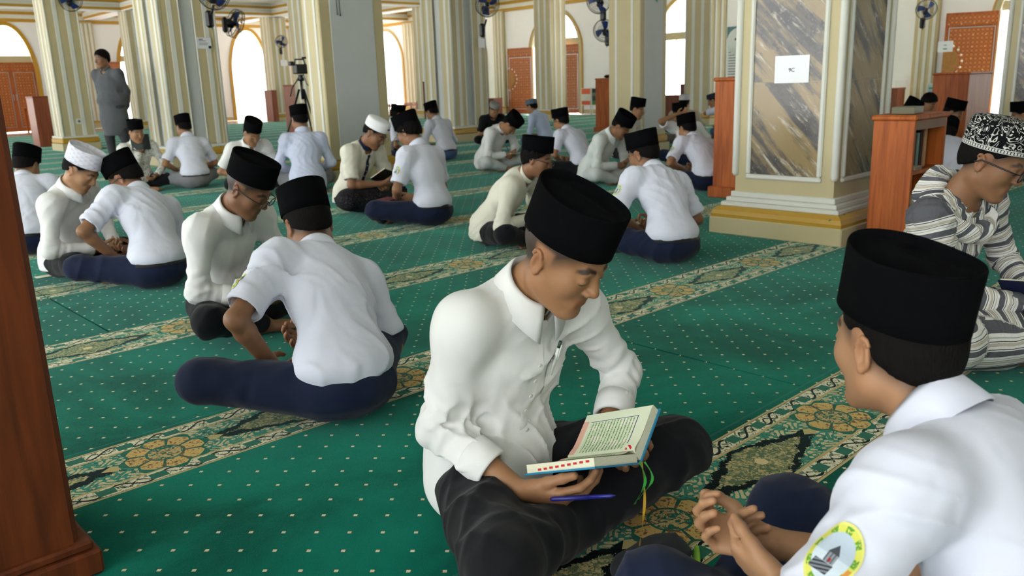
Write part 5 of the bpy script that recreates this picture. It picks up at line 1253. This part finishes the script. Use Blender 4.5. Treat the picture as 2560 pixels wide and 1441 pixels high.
bookcase('far open shelf with white books left of the broad striped column', 10.25, 10.85, 26.1, 26.4, 1.02, CABR, 'v', (.35, .68), foot=0)
bookcase('far open red-brown shelf at the slim column beside the bright arch', 14.95, 15.55, 26.5, 26.8, 1.02, CABR, 'v', (.35, .68), foot=0)
bookcase('far red-brown cabinet at the left side of the slim column beside the bright arch', 13.95, 14.15, 26.45, 26.95, 1.05, CABR, 'x', foot=0)
bookcase('narrow pale wooden cabinet behind the leftmost striped column', 4.95, 5.25, 19.7, 20.2, 1.05, CABR, 'x', foot=0)
b_ = b_for_x(16.4, 1076); bookcase('dark brown far cabinet peeping out left of the broad middle column', 16.4, 16.9, b_ - .3, b_ + .3, 1.15, CABD, 'x', foot=0)
b_ = b_for_x(18.5, 1052); bookcase('small dark red far shelf left of the broad middle column', 18.5, 18.9, b_ - .2, b_ + .2, .5, CABD, 'x', foot=0)
b_ = b_for_x(19.0, 1225); bookcase('small dark red far shelf right of the broad middle column', 19.0, 19.4, b_ - .2, b_ + .2, .55, CABD, 'x', foot=0)
b_ = b_for_x(18.9, 1700); bookcase('long low dark bookcase under the bright arched window', 18.9, 19.3, b_ - .9, b_ + .7, .55, CABD, 'x', foot=0)
b_ = b_for_x(17.0, 1730); bookcase('far dark cabinet in front of the bright arched window', 17.0, 17.4, b_ - .15, b_ + .35, .85, CABD, 'x', foot=0)
b_ = b_for_x(19.0, 2228); bookcase('far red-brown cabinet just right of the near marble pillar', 19.0, 19.4, b_ - .1, b_ + .4, .62, CABR, 'x', foot=0)
# low bench along the far left, table by the left door
def low_table(label, a, b, w, d, h, wm, name='low_table'):
    t = empty(name, BW(a, b, .0036), TH); tag(t, label, 'table'); MB().box(-w / 2, w / 2, -d / 2, d / 2, h - .03, h, .004).build('table_top', wm, t)
    for sx in (-1, 1):
        for sy in (-1, 1): MB().box(sx * (w / 2 - .05) - .025, sx * (w / 2 - .05) + .025, sy * (d / 2 - .05) - .025, sy * (d / 2 - .05) + .025, 0, h - .03, .003).build('leg', wm, t)
    for sy in (-1, 1): MB().box(-w / 2 + .05, w / 2 - .05, sy * (d / 2 - .05) - .012, sy * (d / 2 - .05) + .012, h - .12, h - .05).build('apron', wm, t)
    MB().box(-w / 2 + .05, w / 2 - .05, -.012, .012, .12, .16).build('stretcher', wm, t); return t
low_table('wooden table standing before the carved door at far left', 7.35, 28.6, .85, .5, .78, CABW); low_table('low reddish bench far behind the white pillar', 18.3, b_for_x(18.3, 1003), 1.3, .4, .45, CABR, 'bench')
# ---- books and small things
def book(label, a, b, z, w, d, h, c, rz=0.0, group=None, cover=None):
    t = empty('book', BW(a, b, z), TH + rz); tag(t, label, 'book', group); cm = cover or plain('cover_%d_%d_%d' % tuple(int(q * 255) for q in c), c, .5, .35, .1, 60)
    MB().box(-w / 2, w / 2, -d / 2, d / 2, 0, h, .002).build('cover', cm, t); MB().box(-w / 2 + .003, w / 2 - .003, -d / 2 - .001, -d / 2 + .01, .003, h - .003).build('spine_band', RAW if h < .03 else cm, t); return t
sa, sb = 4.62, 1.745
specs = [('bright green book on the low bookcase shelf', .045, .022, .135, srgb(104, 150, 40)), ('thick black book next to the green one on the shelf', .082, .040, .150, srgb(34, 32, 34)), ('brown patterned book in the middle of the bookcase shelf', .128, .03, .185, srgb(92, 48, 36)), ('teal-edged book leaning right on the bookcase shelf', .168, .026, .195, srgb(112, 150, 140)), ('dark maroon book standing near the right of the shelf', .215, .034, .205, srgb(60, 30, 28)), ('old book with pale worn page edges at the right of the shelf', .275, .024, .215, srgb(176, 132, 96))]
for (lb, x, w, h, c) in specs:
    t = empty('book', BW(sa + .03 + x, sb + .113, .4342), TH); tag(t, lb, 'book', 'old books in the low bookcase'); MB().box(-w / 2, w / 2, -.065, .07, 0, h, .003).build('cover', plain('cov_%s' % lb[:9], c, .6, .3, .2, 60, var=.25), t); MB().box(-w / 2 + .004, w / 2 - .004, -.058, .0715, .004, h - .002).build('page_block', PAPER, t)
book('torn small pale booklet lying in front of the books on the shelf', sa + .11, sb + .025, .4342, .1, .038, .02, srgb(176, 164, 136))
book('olive green thick book lying on top of the low bookcase', 4.80, 1.86, .7345, .17, .12, .038, srgb(104, 100, 76), .1)
bag = SDF(); bag.ell((0, 0, .08), (.16, .075, .085), None, .04); bag.ell((.04, -.01, .15), (.10, .065, .06), None, .05); bag.post = wrinkle(.012, 3.0, 1.4); bag.half((0, 0, .0), (0, 0, -1)); V, F = bag.mesh(.008)
o = link('cloth_bundle', np_mesh('cloth_bundle', V, F), cloth('beige_bundle_cloth', srgb(176, 166, 146), fold=.5)); o.location = BW(4.85, 1.855, .0595); o.rotation_euler = (0, 0, TH); tag(o, 'crumpled beige cloth bundle in the bottom of the low bookcase', 'cloth')
bg = SDF(); bg.ell((0, 0, .03), (.2, .12, .045), None, .03); bg.half((0, 0, 0), (0, 0, -1)); bg.post = wrinkle(.006, 1.0); V, F = bg.mesh(.012); a_, b_ = ga(1497, 330); o = link('black_bag', np_mesh('black_bag', V, F), cloth('black_bag_cloth', srgb(20, 20, 22))); o.location = BW(a_ + .33, b_ - .12, 1.0345); tag(o, 'black soft bag lying on the wooden cabinet by the white pillar', 'bag')
def hand_book(g, key_label, c, off, e1=(0, -1, 0), w=.12, l=.17, op=True, cover=None, name='open_book'):
    cm = cover or plain('cover_h_%d_%d_%d' % tuple(int(q * 255) for q in c), c, .5, .35)
    return open_book(name, key_label, to_world(g, off), dir_world(g, e1), dir_world(g, (.92, 0, .3)), dir_world(g, (-.92, 0, .3)), l, w, .009, cm)
hand_book(G['page_reader'], 'open cream-paged book read by the boy with glasses at the white pillar', srgb(150, 140, 110), (-.08, .44, .36), (.0, -.8, -.5))
g = G['book_boy']; J = g['J']; open_book('open_book', 'small dark green book held up before the face of the boy in patterned shirt', to_world(g, J['wr'][0] + np.array([-.02, .06, .20])), dir_world(g, (0, .1, -1)), dir_world(g, (.8, -.5, 0)), dir_world(g, (-.8, -.5, 0)), .15, .105, .008, plain('dark_green_cover', srgb(30, 40, 36), .5, .3), face=dir_world(g, (0, -1, 0)))
g = G['placket_boy']; open_book('open_book', 'black covered book between the boy in plain white cap and his partner', to_world(g, (-.05, .46, .33)), dir_world(g, (.1, -.8, -.45)), dir_world(g, (.9, .1, .4)), dir_world(g, (-.9, .1, .4)), .16, .11, .01, plain('black_cover', srgb(22, 22, 24), .5, .3))
p = to_world(G['specs_centre'], (-.16, .30, 0)); book('maroon book with white dots standing by the boy in thin glasses', float(p @ TV), float(p @ NV), .17, .16, .12, .03, srgb(104, 44, 58), .4)
g = G['writer']; nb_ = open_book('notebook', 'dark notebook in the lap of the writing boy', to_world(g, (-.10, .40, .20)), dir_world(g, (0, -1, -.15)), dir_world(g, (.95, 0, .12)), dir_world(g, (-.95, 0, .12)), .16, .10, .007, plain('black_cover', srgb(22, 22, 24), .5, .3))
q0 = to_world(g, g['J']['wr'][0] + g['J']['hd'][0] * .07 + np.array([0, 0, .0])); pe2 = empty('ballpoint_pen', tuple(q0)); tag(pe2, 'thin blue pen in the hand of the writing boy', 'pen'); MB().tube([(0, 0, -.03), (-.05, -.02, .10)], .005, 6).build('barrel', PENB, pe2); MB().tube([(0, 0, -.03), (.006, .002, -.045)], [.004, .001], 6).build('tip', BLACKP, pe2)
hand_book(G['black_shirt'], 'small book held by the boy in black shirt', srgb(120, 90, 60), (-.05, .36, .36), (0, -.6, -.6), .09, .13)
a_, b_ = ga(118, 692); t = thing_box('paper_slip', 'small white paper slip on the carpet by the left cabinet', 'paper', a_, b_, .004, [('sheet', (-.06, .06, -.03, .03, 0, .0015), PAPER)])
a_, b_ = ga(1742, 1414); tg = empty('highlighter', BW(a_, b_, .004), TH + .6); tag(tg, 'lime green highlighter lying on the carpet at front right', 'pen'); MB().tube([(-.05, 0, .007), (.03, 0, .007)], .007, 8).build('barrel', plain('lime_plastic', srgb(150, 214, 40), .4, .5), tg); MB().tube([(.03, 0, .007), (.05, 0, .007)], [.0065, .005], 8).build('cap', plain('lime_plastic', srgb(150, 214, 40), .4, .5), tg)
pc_ = SDF(); pc_.ell((0, 0, .022), (.085, .055, .03), None, .02); pc_.ell((.05, .01, .03), (.05, .045, .026), None, .03); pc_.half((0, 0, 0), (0, 0, -1)); pc_.post = wrinkle(.004, 4.0); V, F = pc_.mesh(.005); p = gp(1592, 1428)
o = link('cloth_pouch', np_mesh('cloth_pouch', V, F), cloth('dark_grey_pouch_cloth', srgb(44, 46, 50))); o.location = (p[0] + .02, p[1] - .015, .0045); o.rotation_euler = (0, 0, .5); tag(o, 'dark grey cloth pouch on the carpet between the two front boys', 'pouch')
# ---- wall fans
FANB = plain('blue_fan_blade', srgb(28, 58, 128), .35, .5)
def wall_fan(label, px, py, dep, face_deg, r=.2, up=.30, out=.22, tilt=18):
    """wall bracket at pixel (px, py) seen at a given depth; face_deg is the direction it faces in building axes (0 = +a)"""
    d = (px - 1280) / CAM_F * CAM_R - (py - 720.5) / CAM_F * CAM_U + _f; P = np.array([0, 0, CAM_H]) + d * dep
    t = empty('wall_fan', tuple(P), TH + math.radians(face_deg)); tag(t, label, 'fan', 'wall fans on the columns')
    if 'fan_plate' not in _shared:
        m = MB().box(-.03, .03, -.055, .055, -.11, .11, .03); _shared['fan_plate'] = m.mesh('wall_bracket')
        m = MB().tube([(.02, 0, .06), (.10, 0, .08), (.16, 0, .16)], .016, 8); m.tube([(.0, .0, -.06), (.05, .0, -.14), (.03, .03, -.02), (.09, .02, .1)], .004, 5); _shared['fan_arm'] = m.mesh('arm')
        m = MB().lathe([(.03, -.07), (.055, -.05), (.06, .0), (.05, .05), (.02, .06)], 16); _shared['fan_motor'] = m.mesh('motor')
        m = MB().lathe([(.035, -.02), (.035, .02), (.02, .03), (.004, .032)], 14); _shared['fan_hub'] = m.mesh('hub')
        m = MB()
        for (z, rr) in ((.045, r), (-.045, r), (.075, r * .55), (0, r * 1.02)): m.tube([(rr * math.cos(a), rr * math.sin(a), z) for a in np.linspace(0, 2 * math.pi, 32, endpoint=False)], .0045 if rr > r * .9 else .0025, 5, closed=True)
        for k in range(36):
            a = 2 * math.pi * k / 36; c, s = math.cos(a), math.sin(a)
            m.tube([(.04 * c, .04 * s, .085), (r * .55 * c, r * .55 * s, .075), (r * c, r * s, .045), (r * 1.02 * c, r * 1.02 * s, 0), (r * c, r * s, -.045), (.05 * c, .05 * s, -.06)], .0016, 4)
        _shared['fan_cage'] = m.mesh('cage')
        V = []; F = []; n = 8
        for i in range(n + 1):
            f = i / n; rr = .03 + (r * .88 - .03) * f; w0 = .55 * (1 - .35 * f); tw = .03
            for j in range(5): a = -w0 + 2 * w0 * j / 4 + .35 * f; V.append((rr * math.cos(a), rr * math.sin(a), tw * (j / 4 - .5)))
        for i in range(n):
            for j in range(4): F.append((i * 5 + j, i * 5 + j + 1, (i + 1) * 5 + j + 1, (i + 1) * 5 + j))
        _shared['fan_blade'] = MB().add(V, F, True).mesh('blade')
        for k, mt in (('fan_plate', BLACKP), ('fan_arm', BLACKP), ('fan_motor', BLACKP), ('fan_hub', BLACKP), ('fan_cage', BLACKP), ('fan_blade', FANB)): _shared[k].materials.append(mt)
    link('wall_bracket', _shared['fan_plate'], None, t); link('arm', _shared['fan_arm'], None, t)
    M = Matrix.Translation((out, 0, up)) @ Matrix.Rotation(math.radians(90 + tilt), 4, 'Y')
    mo = link('motor', _shared['fan_motor'], None, t); mo.matrix_local = Matrix.Translation((out - .08, 0, up * .8)) @ Matrix.Rotation(math.radians(90 + tilt), 4, 'Y')
    cg = link('cage', _shared['fan_cage'], None, t); cg.matrix_local = M; hb = link('hub', _shared['fan_hub'], None, t); hb.matrix_local = M
    for k in range(3):
        b = link('blade', _shared['fan_blade'], None, t); b.matrix_local = M @ Matrix.Rotation(k * 2 * math.pi / 3 + px, 4, 'Z')
    return t
wall_fan('black wall fan high on the leftmost striped column, cut by the top edge', 172, 36, 15.6, 270, up=.24); wall_fan('oval black wall fan bracket on the broad striped column with a white paper below', 524, 48, 10.9, 270, up=.30)
wall_fan('wall fan half hidden behind the right edge of the broad left striped column', 562, 62, 11.9, 0, up=.02, out=.16); wall_fan('blue-bladed wall fan on the slim far column right of the standing man', 352, 122, 25.6, 255); wall_fan('wall fan on the slim far column beside the bright stairway arch', 702, 128, 28.0, 255)
wall_fan('large wall fan with blue blades on the broad middle column', 1206, 76, 13.9, 255, up=.40, out=.22); wall_fan('wall fan with pale blue blades just left of the white pillar', 1519, 100, 15.5, 200, up=.16, out=.18); wall_fan('upper wall fan left of the white pillar, cut by the top edge', 1508, 36, 14.2, 200, up=.20); wall_fan('bright blue bladed wall fan on the pilaster left of the carved door at right', 2306, 58, 17.4, 215, up=.26)
# ---- papers, posters, stickers
def text_mesh(name, s, size, mat, parent, loc, rot, align='CENTER'):
    cu = bpy.data.curves.new(name, 'FONT'); cu.body = s; cu.size = size; cu.align_x = align; cu.align_y = 'CENTER'; cu.extrude = .0004; to = bpy.data.objects.new(name + '_curve', cu); COL.objects.link(to)
    bpy.context.view_layer.update(); me = bpy.data.meshes.new_from_object(to); bpy.data.objects.remove(to); o = link(name, me, mat, parent); me.name = name
    if not me.materials: me.materials.append(mat)
    else: me.materials[0] = mat
    o.location = loc; o.rotation_euler = rot; return o
SHEET = plain('laminated_white_paper', srgb(226, 228, 232), .25, .5); INK = plain('black_ink', srgb(30, 30, 34), .6)
def sheet(label, a, b, z, w, h, face, cat='paper sign', mat=None, name='paper_sign', rz=0.0):
    """flat sheet on a wall or column; face 'u' looks towards -a, 'v' looks towards -b; its own x runs to the viewer's right"""
    rot = TH - math.pi / 2 if face == 'u' else TH
    t = empty(name, BW(a, b, z), rot + rz); tag(t, label, cat); MB().box(-w / 2, w / 2, -.002, .001, -h / 2, h / 2).build('sheet', mat or SHEET, t); return t
t = sheet('white laminated paper reading 9C taped to the near marble pillar', 4.93 - .328, 2.485 - .03, .995, .215, .155, 'u'); text_mesh('lettering', '9C', .032, INK, t, (.0, -.0035, -.005), (math.pi / 2, 0, 0))
t = sheet('white printed notice below the fan on the broad left striped column', 4.95 + .19, 11.95 - .42, 1.66, .21, .15, 'v')
for (x0, x1, z, hh) in [(-.07, -.01, .05, .008), (-.07, .03, .03, .005), (-.07, .06, .0, .004), (-.07, .05, -.02, .004)]: MB().box(x0, x1, -.004, -.002, z - hh, z + hh).build('print', plain('grey_print', srgb(120, 120, 130), .6), t)
MB().box(.06, .10, -.004, -.002, -.07, -.035).build('print', INK, t)
sheet('small white notice on the slim far column right of the standing man', 9.75, 26.6 - .33, 2.08, .26, .2, 'v'); sheet('small white notice on the slim far column beside the bright arch', 14.55 + .1, 27 - .33, 1.95, .26, .2, 'v'); sheet('white notice under the fan on the broad middle column', 9.86 + .28, 11.78 - .42, 1.70, .16, .16, 'v')
t = sheet('white and green notice on the carved door leaf at right', 19.0, 6.7, 1.45, .30, .22, 'u'); t.rotation_euler = (0, 0, TH - math.pi / 2); MB().box(-.04, .04, -.004, -.002, -.06, -.035).build('print', plain('green_print', srgb(60, 150, 110), .6), t); MB().box(-.03, .03, -.004, -.002, .02, .035).build('print', plain('green_print', srgb(60, 150, 110), .6), t)
sheet('scalloped white paper sign on the wall right of the near marble pillar', 19.96, 7.93, .70, .26, .14, 'u')
t = sheet('framed pale blue notice on the wall under the right pilaster', 19.80, 7.12, .47, .34, .42, 'u', 'notice board', plain('pale_blue_notice', srgb(176, 204, 208), .5), 'framed_notice')
for (x0, x1, z0, z1) in [(-.18, .18, .2, .225), (-.18, .18, -.225, -.2), (-.18, -.16, -.2, .2), (.16, .18, -.2, .2)]: MB().box(x0, x1, -.012, .001, z0, z1).build('frame', OFFWH, t)
MB().box(-.13, .02, -.004, -.002, .10, .14).build('print', plain('green_print', srgb(60, 150, 110), .6), t)
for i in range(6): MB().box(-.13, .13, -.004, -.002, .05 - i * .04, .062 - i * .04).build('print', plain('grey_print', srgb(120, 120, 130), .6), t)
t = sheet('tall white poster with teal scalloped head and lines of text on the far wall', 19.95, 12.18, 1.52, .85, 1.5, 'u', 'poster', plain('poster_white', srgb(206, 216, 216), .6), 'wall_poster')
MB().box(-.425, .425, -.006, -.002, .45, .75).build('teal_head', plain('poster_teal', srgb(84, 122, 130), .6), t); MB().lathe([(.36, 0), (.36, .003)], 24).xf(Matrix.Translation((0, -.006, .36)) @ Matrix.Rotation(math.pi / 2, 4, 'X')).build('scalloped_field', plain('poster_white', srgb(206, 216, 216), .6), t)
MB().box(-.425, -.39, -.006, -.002, -.75, .45).build('teal_edge', plain('poster_teal', srgb(84, 122, 130), .6), t); MB().box(-.12, .12, -.011, -.009, .40, .45).build('print', INK, t)
for i in range(13): MB().box(-.30, .32 - .05 * (i % 3), -.006, -.003, .22 - i * .07, .245 - i * .07).build('print', plain('grey_print', srgb(120, 120, 130), .6), t)
def stand_banner(label, b, cols):
    t = empty('standing_banner', BW(19.45, b), TH - math.pi / 2); tag(t, label, 'banner')
    for s in (-1, 1): MB().box(s * .17 - .012, s * .17 + .012, -.012, .012, 0, .30).build('leg', OFFWH, t)
    MB().box(-.2, .2, -.01, .01, .28, .80).build('board', OFFWH, t)
    for (z0, z1, c) in cols: MB().box(-.175, .175, -.014, -.01, z0, z1).build('print', plain('ban_%d%d%d' % tuple(int(q * 255) for q in c), c, .6, .3, 0, 60, 0, .2), t)
stand_banner('small standing banner printed orange and white by the far wall', b_for_x(19.45, 1466), [(.62, .78, srgb(224, 104, 70)), (.44, .62, srgb(214, 214, 200)), (.30, .42, srgb(216, 92, 70))]); stand_banner('small standing banner printed dark green by the far wall', b_for_x(19.45, 1492), [(.42, .78, srgb(40, 62, 54)), (.30, .42, srgb(70, 120, 60)), (.56, .66, srgb(150, 160, 140))])
t = sheet('green diamond-shaped sticker high on the white pillar', 9.33 + .04, 7.26 - .279, 2.05, .13, .13, 'v', 'sticker', plain('sticker_green', srgb(40, 150, 120), .35, .5), 'diamond_sticker'); t.rotation_euler = (0, math.radians(32), TH); MB().lathe([(.035, 0), (.035, .002)], 16).xf(Matrix.Translation((-.01, -.003, -.01)) @ Matrix.Rotation(math.pi / 2, 4, 'X')).build('print', plain('sticker_pale', srgb(150, 200, 150), .5), t)
t = sheet('white power outlet low on the leftmost striped column', 5.10 + .02, 17.75 - .30, .55, .10, .10, 'v', 'outlet', OFFWH, 'power_outlet'); MB().lathe([(.025, 0), (.025, .002)], 12).xf(Matrix.Translation((0, -.003, 0)) @ Matrix.Rotation(math.pi / 2, 4, 'X')).build('socket', plain('grey_print', srgb(120, 120, 130), .6), t)
t = empty('dangling_cable', BW(5.14 - .2, 7.98 - .178, 1.75), TH); tag(t, 'two thin black cables dangling on the white pillar behind the boys', 'cable')
for dx, L_ in ((0, .32), (.035, .33)): MB().tube([(dx, 0, .5), (dx + .01, -.004, .2), (dx + .015, -.004, .32 - L_)], .003, 5).build('cable', BLACKP, t); MB().lathe([(.004, 0), (.006, .01), (.004, .02)], 8, (dx + .015, -.004, .3 - L_)).build('plug', BLACKP, t)
# ---- video camera on its tripod
a_, b_ = ga(770, 392); t = empty('video_camera_tripod', BW(a_, b_), TH); tag(t, 'black video camera on a tall tripod before the wooden cabinet', 'camera')
for k in range(3): a = math.radians(20 + k * 120); MB().tube([(.04 * math.cos(a), .04 * math.sin(a), 1.0), (.22 * math.cos(a), .22 * math.sin(a), .5), (.42 * math.cos(a), .42 * math.sin(a), .01)], [.016, .014, .010], 8).build('leg', BLACKP, t)
MB().tube([(0, 0, .85), (0, 0, 1.16)], .02, 10).build('centre_column', BLACKP, t); MB().lathe([(.045, 0), (.05, .03), (.035, .07), (.045, .09)], 14, (0, 0, 1.12)).build('fluid_head', BLACKP, t); MB().tube([(-.03, 0, 1.17), (-.16, .0, 1.02), (-.2, .0, .90)], .008, 6).build('pan_handle', BLACKP, t)
MB().box(-.10, .10, -.06, .06, 1.22, 1.36, .015).build('camera_body', BLACKP, t); MB().lathe([(.04, 0), (.045, .06), (.06, .07), (.062, .14), (.05, .145)], 16).xf(Matrix.Translation((.09, 0, 1.29)) @ Matrix.Rotation(math.pi / 2, 4, 'Y')).build('lens', BLACKP, t)
MB().tube([(-.08, 0, 1.36), (-.07, 0, 1.43), (.07, 0, 1.43), (.09, 0, 1.36)], .011, 8).build('top_handle', BLACKP, t); MB().tube([(.02, -.05, 1.45), (.2, -.05, 1.45)], .014, 8).build('microphone', BLACKP, t); MB().box(-.17, -.10, -.03, .03, 1.34, 1.40, .01).build('viewfinder', BLACKP, t); MB().tube([(.02, -.05, 1.22), (.05, -.06, 1.08), (.12, -.05, 1.02), (.16, -.03, 1.10)], .007, 6).build('strap', BLACKP, t)
